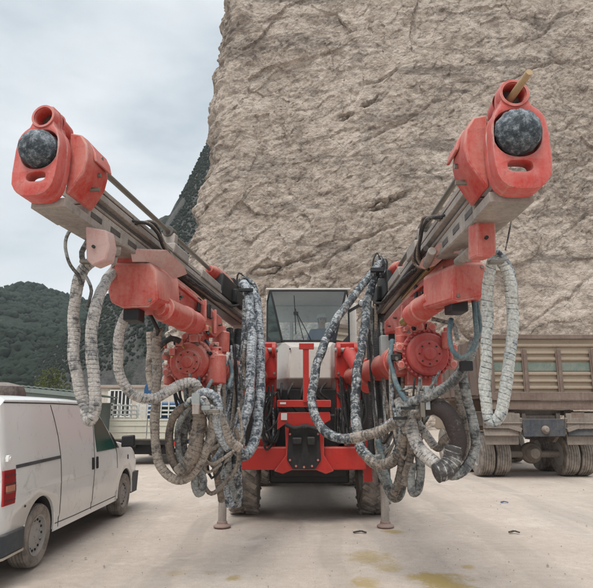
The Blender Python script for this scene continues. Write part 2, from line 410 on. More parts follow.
# ---- cliff
def cliffmat():
    m,t,b=nt('limestone_cliff');v=vec(t);vs=vec(t,scale=(.85,1,1.2),rot=(0,R(24),0))
    n1=noise_n(t,v,.045,6,.6,.4);n2=noise_n(t,vs,.22,8,.68,.8);n3=noise_n(t,vs,1.3,10,.75,.3);n4=noise_n(t,v,7,6,.7)
    c=ramp(t,mth(t,'ADD',mth(t,'MULTIPLY',n1,.45),mth(t,'MULTIPLY',n2,.55)),[(.36,(.17,.135,.11)),(.45,(.36,.285,.225)),(.52,(.57,.475,.395)),(.64,(.76,.65,.56))])
    c=mixc(t,.55,c,ramp(t,n3,[(.37,(.09,.072,.06)),(.46,(.36,.285,.23)),(.54,(.60,.51,.435)),(.68,(.82,.73,.65))]))
    # bedding bands and veins rising to the right
    bd=noise_n(t,vec(t,scale=(.10,1,.9),rot=(0,R(22),0)),.55,7,.65,.5);c=mixc(t,ramp(t,bd,[(.36,.75),(.46,0)]),c,(.15,.12,.10));c=mixc(t,ramp(t,bd,[(.56,0),(.66,.45)]),c,(.70,.60,.51))
    vn=noise_n(t,vec(t,scale=(.25,1,1.1),rot=(0,R(20),0)),1.1,9,.7,1.2);c=mixc(t,ramp(t,mth(t,'ABSOLUTE',mth(t,'SUBTRACT',vn,.5)),[(.0,.7),(.012,0)]),c,(.08,.065,.055))
    # dark weathering streaks
    st=noise_n(t,vec(t,scale=(1,1,.16)),.35,6,.65,.3);c=mixc(t,ramp(t,st,[(.55,0),(.72,.5)]),c,(.13,.12,.11))
    # joints
    vo=N(t,'ShaderNodeTexVoronoi',feature='DISTANCE_TO_EDGE');vo.inputs['Scale'].default_value=.33
    dv=N(t,'ShaderNodeVectorMath',operation='ADD');nz=N(t,'ShaderNodeTexNoise');nz.inputs['Scale'].default_value=.5;nz.inputs['Detail'].default_value=6
    sc_=N(t,'ShaderNodeVectorMath',operation='SCALE');sc_.inputs['Scale'].default_value=3.5
    t.links.new(vs,nz.inputs['Vector']);t.links.new(nz.outputs['Color'],sc_.inputs[0]);t.links.new(vs,dv.inputs[0]);t.links.new(sc_.outputs[0],dv.inputs[1]);t.links.new(dv.outputs[0],vo.inputs['Vector'])
    cr=ramp(t,vo.outputs['Distance'],[(.0,1),(.012,0)]);c=mixc(t,mth(t,'MULTIPLY',cr,mth(t,'MULTIPLY',n2,.7)),c,(.09,.08,.07))
    t.links.new(c,b.inputs['Base Color']);b.inputs['Roughness'].default_value=.95
    vf=N(t,'ShaderNodeTexVoronoi',feature='F1');vf.inputs['Scale'].default_value=3.2;t.links.new(dv.outputs[0],vf.inputs['Vector'])
    h=mth(t,'ADD',mth(t,'ADD',mth(t,'ADD',n3,mth(t,'MULTIPLY',vf.outputs['Distance'],.35)),mth(t,'MULTIPLY',n4,.35)),mth(t,'MULTIPLY',cr,-.2))
    bump(t,b,h,1.0,.26);return m
EDGE=[(-40,229),(0,222),(25,217),(40,214),(70,208),(110,206),(150,204),(185,196),(215,187),(240,183),(290,172),(340,158),(380,148),(412,140)]
edge=[]
for y,x in EDGE:
    q=P(x,y,52);edge.append((q.z,q.x))
edge=sorted(edge)+[(100,edge[0][1]*0+P(222,0,52).x*1.05)]
nz_,nx_=680,720
zz=np.linspace(-2,64,nz_)
ss=np.concatenate([np.linspace(0,8,90)[:-1],np.linspace(8,62,nx_-90),np.linspace(62,150,40)[1:]])
Sg,Zg=np.meshgrid(ss,zz)
E0=np.interp(Zg,[e[0] for e in edge],[e[1] for e in edge])
E0=E0+fbm(Zg*.35,Zg*0,Zg*0,6,5,.62)*1.0-.9
Xg=E0+Sg
w=np.clip(1-Sg/2.6,0,1)
Yg=52+.05*Zg+10*(1-np.sqrt(1-w**2*.999))+np.clip(Sg-45,0,999)*-.12
Yg+=fbm(Xg*.06,Zg*.06,Yg*.0,4,21)*2.2
dg=Xg*math.cos(R(24))*-.0+Zg-Xg*.42      # strata rise to the right
def facets(x,y,seed,tilt,step):
    # angular broken-rock relief: every cell is a plane with its own tilt and offset
    xi,yi=np.floor(x).astype(np.int64),np.floor(y).astype(np.int64)
    def h(a,b,k):
        n=(a*73856093)^(b*19349663)^(seed*83492791+k*2654435761)
        n=(n^(n>>13))*1274126177;n=n&0x7fffffff;n=(n^(n>>16))&0xffff
        return n/65535.0
    best=np.full(x.shape,9e9);val=np.zeros(x.shape);sec=np.full(x.shape,9e9)
    for dx in (-1,0,1):
        for dy in (-1,0,1):
            a,b=xi+dx,yi+dy
            px,py=a+h(a,b,1),b+h(a,b,2)
            d=(x-px)**2+(y-py)**2
            v=(h(a,b,3)-.5)*step+((h(a,b,4)-.5)*(x-px)+(h(a,b,5)-.5)*(y-py))*tilt
            sec=np.where(d<best,best,np.minimum(sec,d))
            val=np.where(d<best,v,val);best=np.minimum(best,d)
    return val,np.sqrt(sec)-np.sqrt(best)
wx=fbm(Xg*.22,Zg*.22,Xg*0,4,90)*1.6;wz=fbm(Xg*.22,Zg*.22,Xg*0+9,4,91)*1.6
for (fx,fz,tl,stp,sd,wf) in ((.11,.16,.9,.6,11,1.0),(.35,.5,.45,.22,12,.5),(.95,1.3,.30,.13,13,.35),(2.4,3.3,.16,.07,14,.2)):
    f_,e_=facets((Xg+wx*wf)*fx+.12*Zg*fx,(dg+wz*wf)*fz,sd,tl,stp)
    Yg+=.62*f_*np.clip(.35+fbm(Xg*.08,Zg*.08,Xg*0,3,sd+40)*1.5+.5,.15,1.4)
Yg+=fbm(Xg*.5,dg*.6,Yg*.0,5,40,.60,True)*.07
bed=np.abs(((dg*.17+fbm(Xg*.10,dg*.10,Xg*0,4,97)*.8)%1)-.5)*2;Yg+=np.clip(.14-bed,0,1)*2.6*np.clip(fbm(Xg*.12,dg*.2,Xg*0,3,98)+.25,0,1)
Yg+=fbm(Xg*1.8,dg*2.2,Xg*0,5,50,.65)*.10
Xg=Xg+w*(fbm(Yg*.5,Zg*.6,Xg*0,5,95,.62)*1.1+facets(Yg*.5,Zg*.7,96,.5,.5)[0])
for (x0,z0,x1,z1,wd,dp) in ((6,20.5,11,22.5,.35,1.0),(-4,14.8,2,16.2,.35,.9),(4,31,9,33.5,.35,1.0)):
    tx=np.clip(((Xg-x0)*(x1-x0)+(Zg-z0)*(z1-z0))/((x1-x0)**2+(z1-z0)**2),0,1)
    d=np.hypot(Xg-x0-tx*(x1-x0),Zg-z0-tx*(z1-z0))+fbm(Xg*.8,Zg*.8,Xg*0,4,70)*.9
    Yg+=np.clip(1-np.abs(d)/wd,0,1)*dp*np.sin(np.pi*np.clip(tx,.05,.95))
c=grid_mesh('cliff',Xg,Yg,Zg,cliffmat(),smooth=50);tag(c,'towering pale brown limestone quarry face behind the drilling machine','cliff',kind='structure')
# rubble at the cliff foot
# ---- hills
def hillmat(name,rock):
    m,t,b=nt(name);v=vec(t)
    n1=noise_n(t,v,.02,6,.6,.3);n2=noise_n(t,v,.12,8,.7);n3=noise_n(t,v,.6,8,.75)
    c=ramp(t,n3,[(.3,(.016,.030,.018)),(.55,(.038,.062,.034)),(.75,(.070,.095,.045))])
    rk=ramp(t,n3,[(.3,(.11,.11,.105)),(.7,(.27,.26,.24))])
    f=ramp(t,mth(t,'ADD',mth(t,'MULTIPLY',n1,.5),mth(t,'MULTIPLY',n2,.5)),[(rock,0),(rock+.05,1)])
    c=mixc(t,f,c,rk)
    t.links.new(c,b.inputs['Base Color']);b.inputs['Roughness'].default_value=1
    bump(t,b,mth(t,'ADD',mth(t,'ADD',n2,n3),mth(t,'MULTIPLY',noise_n(t,v,3.2,8,.8),.6)),1,1.6);return m
def hill(name,tab,Y0,Y1,x0,x1,mat,amp,nx=260,ny=150,label=None,sc=.03,pw=1):
    xs=np.linspace(x0,x1,nx);T=np.linspace(0,1.15,ny)
    C,Tg=np.meshgrid(xs,T)
    ridge=pts_interp(tab,C)
    Yb=Y0+(Y1-Y0)*Tg
    kk=Y1/ (cp-((294-ridge)/FP)*sp); ztop=CH+kk*(sp+((294-ridge)/FP)*cp)
    Xw=(C-296.5)/FP*Y1/(cp)          # fan laid out at ridge distance
    prof=np.where(Tg<=1,np.abs(np.clip(Tg,0,1))**pw,1-(Tg-1)*2.5)
    Zw=ztop*prof-3
    env=np.clip(Tg*2,0,1)
    Zw+=fbm(Xw*sc,Yb*sc,Xw*0,6,80,.55,True)*amp*env+fbm(Xw*.25,Yb*.25,Xw*0,4,84,.6)*amp*.2*env
    o=grid_mesh(name,Xw,Yb,Zw,mat);tag(o,label,'hill',kind='structure');return Xw,Yb,Zw
HT=[(-400,330),(-120,300),(-40,293),(0,289),(35,284),(60,290),(80,296),(110,306),(150,316),(260,330)]
H1=hill('forested_hill',HT,70,260,-400,300,hillmat('forest_hill_ground',.56),5,label='dark green forested hillside behind the parked van')
# steeper wooded mountain beside the cliff
HM=[(29,402),(89,332),(119,287),(134,254),(139,242),(146,226),(157,214),(166,211),(171,199),(179,186),(186,170),(193,156),(201,138),(240,110),(300,90)]
H2=hill('mountain',HM,95,150,60,300,hillmat('mountain_rock',.44),2.6,nx=220,ny=200,label='steep grey wooded mountain flank beside the quarry cliff',sc=.07,pw=.8)
# tree cover as leafy clumps
def clumps(name,H,n,r0,r1,mat,label,tsel,seed,jit=2):
    rs=random.Random(seed);bm=bmesh.new();Xw,Yb,Zw=H;nr,nc=Xw.shape
    base=bmesh.new();bmesh.ops.create_icosphere(base,subdivisions=1,radius=1);bv=[v.co.copy() for v in base.verts];bf=[[v.index for v in f.verts] for f in base.faces];base.free()
    vs=[];fs=[]
    k=0
    while k<n:
        i=int(rs.uniform(.05,1.0)**.7*(nr*.88));j=rs.randrange(nc)
        p=Vector((Xw[i,j],Yb[i,j],Zw[i,j]))
        if noise.noise(p*.03)+.35*noise.noise(p*.11)<tsel: k+=1; continue
        r=rs.uniform(r0,r1);o=len(vs)
        p.z+=r*.1;p.x+=rs.uniform(-jit,jit);p.y+=rs.uniform(-jit,jit)
        for v in bv:
            q=v*r*(1+.5*noise.noise(v*1.7+p));q.z*=1.15;vs.append(tuple(p+q))
        fs+= [[a+o for a in f] for f in bf];k+=1
    me=bpy.data.meshes.new(name);me.from_pydata(vs,[],fs);o=finish(me,name,mat,None,(0,0,0),smooth=180);tag(o,label,'trees',kind='stuff')
def leafmat(name,a,b_):
    m,t,b=nt(name);v=vec(t);n=noise_n(t,v,2.6,8,.85);n2=noise_n(t,v,.05,3,.6)
    c=ramp(t,mth(t,'ADD',mth(t,'MULTIPLY',n,.6),mth(t,'MULTIPLY',n2,.4)),[(.35,a),(.65,b_)]);t.links.new(c,b.inputs['Base Color']);b.inputs['Roughness'].default_value=.95
    bump(t,b,n,1,1.2);return m
clumps('forest',H1,26000,.7,1.7,leafmat('forest_green',(.018,.038,.022),(.046,.076,.040)),'far wood covering the dark green hillside',-.22,5)
clumps('mountain_scrub',H2,22000,.16,.42,leafmat('scrub_green',(.020,.036,.024),(.050,.072,.042)),'dark scrub and trees clinging to the mountain flank',-.02,6,.2)
# bright bush above the shed roof
def bush(name,c,w,h,n,mat,label,stem=None):
    root=empty(name,(c[0],c[1],0),label,'bush')
    b=MB()
    for i in range(n):
        a=Vector((random.gauss(0,1),random.gauss(0,1),random.gauss(0,1))).normalized()*random.random()**.4
        p=Vector((c[0]+a.x*w*(1-.3*max(a.z,0)),c[1]+a.y*w*.7,h*.55+a.z*h*.45))
        p+=noise.noise_vector(p*1.3)*.4
        d=Vector((random.gauss(0,1),random.gauss(0,1),random.gauss(0,1))).normalized();s,d,t=frame_of(d);l=random.uniform(.10,.2)
        b.faces([p-s*l*.4,p+d*l,p+s*l*.4,p-d*l*.3],[(0,1,2,3)])
    b.build('foliage',mat,root,smooth=180)
    b=MB()
    for i in range(5):
        b.rings([(Vector((c[0]+i*.1-.2,c[1],0)),.05),(Vector((c[0]+(i-2)*w*.35,c[1],h*.6)),.02)],6)
    b.build('stem',M['wood'],root)
q=P(52,385,60)
bush('bush',(q.x,60),2.3,q.z+2.0,4200,leafmat('bush_green',(.14,.20,.03),(.34,.38,.07)),'bright yellow green bush above the shed roof')

for (x,y,sx,col,lab) in ((505,503,.07,(.03,.09,.28),'small crumpled blue plastic scrap on the dusty yard'),(361,533,.10,(.03,.03,.03),'short black rubber offcut by the right outrigger foot'),(515,533,.08,(.05,.045,.04),'short dark rubber offcut on the open yard at the right')):
    q=gp(x,y);b=MB();b.bar((q[0]-sx,q[1],.012),(q[0],q[1]+.03,.022),.035,.016);b.bar((q[0]+.005,q[1]+.03,.022),(q[0]+sx*.7,q[1]-.02,.012),.03,.014)
    o=b.build('scrap',simple('scrap_mat',col,.5),None,bevel=.004,jit=.006);tag(o,lab,'scrap','bits of scrap lying on the yard')

# ------------------------------------------------------------------ wheel (shared)
def wheel(parent,c,r,w,axis,out,name='wheel',rimr=.62,lugs=0,tyre=None,rimm=None,cap=0,holes=0,dish=.35):
    """c centre; axis unit vector pointing to the outer face"""
    c=Vector(c);a=Vector(axis).normalized();tyre=tyre or M['tyre'];rimm=rimm or M['rim']
    b=MB();h=w/2
    prof=[(-h*.86,r*rimr),(-h,r*.80),(-h*.97,r*.95),(-h*.72,r*.99)]+([(q*h,r*(1 if k%4 in(1,2) else .972)) for k,q in enumerate([-.62,-.60,-.40,-.36,-.34,-.32,-.06,-.04,.04,.06,.32,.34,.36,.40,.60,.62])] if not lugs else [(-h*.4,r),(h*.4,r)])+[(h*.72,r*.99),(h*.97,r*.95),(h,r*.80),(h*.86,r*rimr)]
    b.rings([(c+a*x,q) for x,q in prof],48,False,d=a)
    if lugs:
        s,d,t=frame_of(a)
        for k in range(lugs):
            for sd in (-1,1):
                an=2*math.pi*(k+.25*sd)/lugs
                rad=s*math.cos(an)+t*math.sin(an);tan=-s*math.sin(an)+t*math.cos(an)
                ax2=(a*sd+tan*.7).normalized();p=c+a*sd*h*.52+rad*(r*1.005)
                b.obox(p,(ax2,rad,ax2.cross(rad)),(h*.52,r*.035,r*.055))
    else:
        pass
    ty=b.build(name,tyre,parent,smooth=50)
    b=MB();R0=r*rimr
    b.rings([(c+a*(h*.90),R0*1.03),(c+a*(h*.9),R0*.96),(c+a*(h*.6),R0*.90),(c+a*(h*(1-dish*1.2)),R0*.84),(c+a*(h*(.9-dish)),R0*.72),(c+a*(h*.8),R0*.45),(c+a*(h*.84),R0*.26),(c+a*(h*.9),R0*.2),(c+a*(h*.92),R0*.01)],40,False,d=a)
    b.rings([(c-a*(h*.86),R0*1.0),(c-a*(h*.2),R0*.9)],32,True,d=a)
    b.mark(0);s,d,t=frame_of(a)
    nn_=5 if not lugs else 10
    for k in range(nn_):
        an=2*math.pi*k/nn_;q=c+a*(h*.80)+(s*math.cos(an)+t*math.sin(an))*R0*.34;b.cyl(q,q+a*.02,.012,n=6)
    b.mark(0)
    for k in range(holes):
        an=2*math.pi*k/holes;q=c+a*(h*(.9-dish)+.004)+(s*math.cos(an)+t*math.sin(an))*R0*.77
        b.cyl(q-a*.01,q+a*.008,R0*.062,n=10)
    b.mark(1)
    rm=b.build('rim',[rimm,M['black']],ty,smooth=40)
    return ty
def boolean(o,cutters):
    for cu in cutters:
        m=o.modifiers.new('c','BOOLEAN');m.operation='DIFFERENCE';m.object=cu;m.solver='EXACT'
    dg=bpy.context.evaluated_depsgraph_get();me=bpy.data.meshes.new_from_object(o.evaluated_get(dg))
    o.modifiers.clear();o.data=me
    for cu in cutters: bpy.data.objects.remove(cu)
# ------------------------------------------------------------------ van
VC=-3.625;VW=.905
M['vanwhite']=paint('van_white',(.80,.795,.775),(.60,.54,.47),.06,.30,1.6,topdust=.25,coat=.4,chip=(.60,.55,.50))
M['vandirty']=paint('van_dirty_sill',(.58,.55,.50),(.44,.37,.30),.75,.6,5)
M['plastic']=paint('grey_plastic',(.045,.055,.065),(.22,.20,.18),.30,.6,5)
van=empty('parked_van',(VC,7.9,0),'white panel van with dusty sills and black mirror, parked facing away at the left edge','van')
st=[(5.55,1.50,.885),(5.57,1.64,.895),(5.64,1.695,.905),(6.3,1.705,.905),(7.0,1.705,.905),(7.7,1.70,.905),(8.05,1.675,.905),(8.2,1.61,.905),(8.6,1.36,.905),(8.98,1.13,.905),(9.3,1.09,.905),(9.65,1.045,.90),(9.95,.99,.885),(10.18,.91,.86),(10.33,.79,.81),(10.41,.62,.76),(10.43,.35,.74)]
def vsec(z,w):
    zb=min(.98,z-.10);k=max(0,(z-1.05)/.65)
    return [(w-.07,.24),(w-.012,.27),(w-.012,.40),(w,.43),(w+.004,.62),(w+.002,.80),(w-.012,zb),(w-.018-.02*k,zb+(z-zb)*.25),(w-.03-.06*k,zb+(z-zb)*.75),(w-.04-.08*k,z),(w-.075-.08*k,z+.022),(w*.6,z+.05),(0,z+.065)]
def vside(z):   # outer surface offset at roof height 1.70
    k=1;s=vsec(1.70,.905);xs_=[q[0] for q in s[:10]];zs_=[q[1] for q in s[:10]]
    return VC+float(np.interp(z,zs_,xs_))
b=MB();rows=[]
for Y_,z,w in st:
    s=vsec(z,w);full=[(q[0],q[1]) for q in s]+[(-q[0],q[1]) for q in s[:-1][::-1]]
    rows.append([b.bm.verts.new((VC+x,Y_,zz_)) for x,zz_ in full])
for A,B in zip(rows,rows[1:]):
    for i in range(len(A)-1): b.bm.faces.new((A[i],A[i+1],B[i+1],B[i]))
    b.bm.faces.new((A[-1],A[0],B[0],B[-1]))
b.bm.faces.new(rows[0]);b.bm.faces.new(rows[-1][::-1])
body=b.build('body',M['vanwhite'],van,smooth=28)
cut=[]
for Y_ in (6.40,9.47):
    for sd in (1,-1):
        c=MB();x=VC+sd*VW
        c.cyl((x-sd*.30,Y_,.335),(x+sd*.2,Y_,.335),.375,n=40);cut.append(c.build('cut',M['black'],None))
boolean(body,cut)
me=body.data;me.materials.clear();me.materials.append(M['vanwhite']);me.materials.append(M['black'])
body_c=WT[body.name]
for p in me.polygons:
    q=p.center+body_c
    if abs(q.x-VC)<VW-.035 and .2<q.z<.75 and (abs(q.y-6.4)<.40 or abs(q.y-9.47)<.40): p.material_index=1
    if q.z<.26: p.material_index=1
for Y_ in (6.40,9.47):
    for sd in (1,-1):
        wheel(van,(VC+sd*(VW-.10),Y_,.312),.315,.20,(sd,0,0),1,rimr=.63,holes=14)
        b=MB();x=VC+sd*VW;pr=[]    # arch lip
        for k in range(25):
            a=math.pi*(k/24)*1.06-.09;pr.append((Y_+.385*math.cos(a),.335+.385*math.sin(a)))
        for (y0,z0),(y1,z1) in zip(pr,pr[1:]): b.bar((x-sd*.01,y0,z0),(x-sd*.01,y1,z1),.03,.022,up=Vector((1,0,0)))
        b.build('wheel_arch_trim',M['vanwhite'],van)
def vpanel(name,poly,m,th=.008,off=.004,sd=1,parent=van,bev=0):
    pts=[Vector((VC+sd*(vside(z)-VC+off-th),y,z)) for y,z in poly]
    b=MB();n=len(pts);v=[b.bm.verts.new(p) for p in pts]+[b.bm.verts.new(p+Vector((sd*th,0,0))) for p in pts]
    b.bm.faces.new(v[:n]);b.bm.faces.new(v[n:][::-1])
    for i in range(n): b.bm.faces.new((v[i],v[(i+1)%n],v[n+(i+1)%n],v[n+i]))
    return b.build(name,m,parent,bevel=bev,smooth=30)
def vline(name,pl,w,m=None,off=.0045,sd=1):
    b=MB();q=[]
    for (y0,z0),(y1,z1) in zip(pl,pl[1:]):
        q+=[(y0+(y1-y0)*k/8,z0+(z1-z0)*k/8) for k in range(8)]
    pl=q+[pl[-1]]
    for (y0,z0),(y1,z1) in zip(pl,pl[1:]):
        b.bar((VC+sd*(vside(z0)-VC+off-.004),y0,z0),(VC+sd*(vside(z1)-VC+off-.004),y1,z1),w,.008,up=Vector((sd,0,0)))
    return b.build(name,m or M['black'],van)
M['seam']=simple('panel_gap',(.05,.045,.04),.8)
vline('panel_seam',[(6.68,1.66),(6.76,1.5),(6.84,1.3),(6.88,1.1),(6.88,.98),(6.90,.6),(6.92,.30)],.009,M['seam'])
vline('panel_seam',[(8.02,1.62),(8.02,1.3),(8.0,1.0),(8.0,.9),(7.98,.6),(7.98,.32)],.008,M['seam'])
vline('panel_seam',[(5.72,.43),(6.05,.43)],.007,M['seam'])
vline('panel_seam',[(6.80,.35),(7.4,.34),(9.04,.34)],.008,M['seam'])
vline('panel_seam',[(8.93,1.10),(8.98,.95),(9.0,.75)],.007,M['seam'])
vline('roof_gutter',[(5.62,1.672),(6.7,1.678),(8.0,1.672)],.012,M['seam'])
vline('body_crease',[(5.70,.80),(6.9,.79),(8.0,.775),(8.9,.77)],.010,M['vanwhite'],off=.002)
vpanel('slide_rail',[(5.80,1.040),(6.88,1.055),(6.88,1.088),(5.80,1.073)],M['plastic'],off=.006)
vpanel('sill',[(6.82,.25),(9.06,.25),(9.06,.33),(6.82,.33)],M['vandirty'],off=-.002)
M['vang']=simple('van_side_glass',(.015,.085,.065),.22,0,.6,1.2,0)
M['vand']=simple('van_dark_glass',(.02,.035,.035),.06,0,.3,1.2,0)
vpanel('side_window',[(8.10,1.045),(8.92,1.045),(8.62,1.30),(8.40,1.455),(8.22,1.555),(8.06,1.565),(8.06,1.3)],M['vang'],off=.006)
vpanel('quarter_window',[(8.96,1.05),(9.10,1.045),(8.80,1.25),(8.70,1.29)],M['vand'],off=.004)
for y in (7.93,8.09): vpanel('door_handle',[(y-.028,.83),(y+.028,.83),(y+.03,.90),(y+.028,.985),(y-.028,.985),(y-.03,.90)],M['black'],th=.03,off=.018,bev=.008)
vpanel('tail_lamp',[(5.56,.72),(5.79,.72),(5.80,.85),(5.79,1.04),(5.56,1.04)],None or simple('lamp_red',(.33,.012,.015),.22,0,.35,9),th=.03,off=.006,bev=.006)
vpanel('tail_lamp',[(5.60,.83),(5.765,.83),(5.765,.90),(5.60,.90)],simple('lamp_amber',(.50,.20,.13),.25,0,.3,12),th=.02,off=.012,bev=.005)
b=MB()
for sd in (1,):
    pts=[(VC+VW+.02,6.03,.27),(VC+VW+.03,5.6,.27),(VC+VW-.02,5.50,.27),(VC+.5,5.44,.27),(VC-.5,5.44,.27),(VC-VW+.02,5.50,.27),(VC-VW-.03,5.6,.27),(VC-VW-.02,6.0,.27)]
    inn=[(VC-VW+.04,6.0,.27),(VC-VW+.05,5.62,.27),(VC+VW-.05,5.62,.27),(VC+VW-.04,6.03,.27)]
    b.prism(pts+inn,(0,0,.20))
bp=b.build('rear_bumper',M['plastic'],van,bevel=.015)
b=MB();pts=[(x,y,.245) for x,y,z in pts];inn=[(x,y,.245) for x,y,z in inn];b.prism(pts+inn,(0,0,.022));b.build('bumper_lip',M['vandirty'],van)
b=MB();b.box(VC-.74,VC+.78,10.1,10.50,.25,.52);b.build('front_bumper',M['plastic'],van,bevel=.06)
vpanel('wing_corner',[(9.88,.27),(10.25,.27),(10.25,.60),(9.92,.60),(9.89,.45)],M['plastic'],off=-.01,th=.06)
# windscreen, rear door glass, mirrors
b=MB();b.faces([(VC-.72,8.22,1.66),(VC+.72,8.22,1.66),(VC+.80,8.98,1.20),(VC-.80,8.98,1.20)],[(0,1,2,3)]);b.build('windscreen',M['vand'],van)
for sd in (1,-1):
    b=MB();x=VC+sd*(VW+.02);b.hexa([(x,9.05,1.05),(x+sd*.20,9.08,1.06),(x+sd*.20,9.16,1.06),(x,9.16,1.05),(x,9.05,1.22),(x+sd*.19,9.08,1.235),(x+sd*.19,9.15,1.235),(x,9.16,1.22)])
    b.build('wing_mirror',M['black'],van,bevel=.02)
for x in (-.42,.42):
    b=MB();b.box(VC+x-.33,VC+x+.33,5.535,5.55,1.08,1.52);b.build('rear_window',M['vand'],van,bevel=.005)
b=MB();b.cyl((VC+VW-.02,6.02-.01,.66),(VC+VW+.012,6.01,.66),.012,n=10);b.build('side_marker',M['black'],van)
b=MB();b.cyl((VC+.35,5.45,.26),(VC+.35,5.9,.27),.028,n=14);b.build('exhaust_pipe',M['steel'],van)

vpanel('badge',[(9.55,.84),(9.575,.84),(9.575,.91),(9.55,.91)],M['black'],off=.004)

for k in range(4): vpanel('lamp_rib',[(5.59,.76+k*.075),(5.775,.76+k*.075),(5.775,.766+k*.075),(5.59,.766+k*.075)],M['seam'],th=.01,off=.0135)
b=MB();b.cyl((VC+VW-.03,5.60,1.15),(VC+VW+.02,5.60,1.15),.02,n=10);b.box(VC+VW-.02,VC+VW+.01,5.57,5.63,1.12,1.18);b.build('door_hinge',M['vanwhite'],van,bevel=.004)

# ------------------------------------------------------------------ dump truck
M['rust']=paint('rusty_brown',(.10,.06,.045),(.28,.22,.18),.55,.75,4)
M['plank']=paint('yellow_brown_panel',(.27,.185,.11),(.33,.275,.225),.62,.8,5,chip=(.12,.08,.06))
M['plankpale']=paint('pale_brown_panel',(.33,.26,.18),(.37,.31,.25),.50,.75,3,chip=(.14,.09,.07))
M['tealband']=paint('teal_band',(.03,.12,.10),(.31,.28,.235),.58,.6,5,chip=(.3,.28,.24))
M['chassis']=paint('dusty_chassis',(.07,.06,.055),(.30,.25,.21),.70,.8,5)
M['blueplate']=paint('blue_plate',(.025,.035,.05),(.22,.19,.165),.42,.6,5)
TX=6.0
dt=empty('dump_truck',(TX,17.5,0),'dusty dump truck seen from behind with a ribbed tan tailgate and teal stripe','truck')
b=MB();YB=14.2
b.box(TX-1.42,TX+1.42,YB,YB+.06,2.06,3.42)
b.build('tailgate',M['plankpale'],dt)
b=MB()
for z,h in ((2.16,.05),(2.33,.04),(2.50,.05),(2.86,.05),(3.02,.04),(3.20,.05)):
    b.prism([(TX-1.42,YB-.002,z-h),(TX-1.42,YB-.05,z-h*.5),(TX-1.42,YB-.05,z+h*.5),(TX-1.42,YB-.002,z+h)],(2.84,0,0))
b.build('tailgate_rib',M['plank'],dt,bevel=.008,jit=.014)
b=MB();b.box(TX-1.415,TX+1.415,YB-.02,YB-.003,2.58,2.78);b.build('stripe',M['tealband'],dt)
for x in (-1.2,-.36,.48,1.32):
    b=MB();b.box(TX+x-.035,TX+x+.035,YB-.10,YB-.052,2.02,3.12);b.box(TX+x-.07,TX+x+.07,YB-.075,YB-.051,2.02,3.10);b.build('tailgate_post',M['rust'],dt,bevel=.006,jit=.005)
b=MB();b.box(TX-1.46,TX+1.46,YB-.09,YB+.08,3.36,3.48);b.build('top_rail',M['rust'],dt,bevel=.01,jit=.012)
b=MB();b.box(TX-1.46,TX+1.46,YB-.10,YB+.10,1.86,2.06);b.box(TX-1.44,TX+1.44,YB-.05,YB+.10,1.64,1.85);b.build('rear_beam',M['rust'],dt,bevel=.01,jit=.012)
for sd in (-1,1):
    b=MB();x=TX+sd*1.44
    b.box(x-.04,x+.04,YB+.08,YB+4.0,2.0,3.40)
    for k in range(6): b.box(x-.07,x+.07,YB+.2+k*.64,YB+.28+k*.64,1.98,3.42)
    b.build('bed_side',M['rust'],dt,bevel=.006)
b=MB();b.box(TX-1.4,TX+1.4,YB+.1,YB+4.0,1.92,2.0);b.build('bed_floor',M['rust'],dt)
b=MB();b.box(TX-1.44,TX+1.44,YB+4.0,YB+4.1,1.95,3.6);b.build('headboard',M['plank'],dt)
b=MB()
for sd in (-1,1): b.box(TX+sd*.42-.05,TX+sd*.42+.05,YB+.1,YB+6.0,1.18,1.55)
b.box(TX-.40,TX+.40,YB+.15,YB+.25,1.25,1.5);b.box(TX-.9,TX+.9,YB+.3,YB+.4,1.5,1.63)
b.build('chassis_frame',M['chassis'],dt,bevel=.01)
b=MB();b.box(TX-.52,TX+.50,YB-.03,YB+.0,1.00,1.42);b.build('tow_plate',M['blueplate'],dt,bevel=.01,jit=.01)
b=MB();b.rings([((TX+.02,YB-.035,1.16),.10),((TX+.02,YB-.06,1.16),.10),((TX+.02,YB-.14,1.16),.05)],20);b.build('tow_coupling',M['chassis'],dt,bevel=.006)
for sd in (-1,1):
    b=MB();b.bar((TX+sd*.55,YB,1.15),(TX+sd*1.05,YB+.05,1.30),.10,.10);b.bar((TX+sd*.55,YB-.02,1.44),(TX+sd*.55,YB+.1,1.05),.06,.06);b.build('bracket',M['chassis'],dt,bevel=.008)
    b=MB();x0=TX+sd*.60;x1=TX+sd*1.44
    b.hexa([(x0,YB+.02,1.02),(x1,YB+.02,1.02),(x1,YB+.07,1.0),(x0,YB+.07,1.0),(x0,YB+.05,1.18),(x1,YB+.05,1.18),(x1,YB+.12,1.18),(x0,YB+.12,1.18)]);b.build('bumper_bar',M['blueplate'] if sd>0 else M['chassis'],dt,bevel=.01)
    b=MB();x=TX+sd*1.0;b.box(x-.38,x+.38,YB+.12,YB+.20,1.22,1.56);b.box(x-.42,x+.42,YB+.12,YB+3.1,1.56,1.60);b.build('mudguard',M['rust'],dt,bevel=.01,jit=.01)
    b=MB();x=TX+sd*1.0;b.box(x-.44,x+.44,YB-.02,YB+.10,1.19,1.55);b.box(x-.46,x+.46,YB-.05,YB-.021,1.30,1.34);b.box(x-.40,x+.42,YB+.13,YB+.16,.80,1.18);b.build('rear_skirt',M['chassis'],dt,bevel=.01,jit=.012)
    b=MB();x=TX+sd*.85;b.box(x-.16,x+.16,YB-.02,YB+.05,1.44,1.57);b.build('tail_lamp',M['rust'],dt,bevel=.01)
    for Y_ in (15.12,16.42):
        for q in (1.25,.855):
            wheel(dt,(TX+sd*q,Y_,.53),.53,.35,(sd,0,0),1,rimr=.55,lugs=0,dish=.3)
    wheel(dt,(TX+sd*1.1,19.2,.53),.53,.32,(sd,0,0),1,rimr=.55)
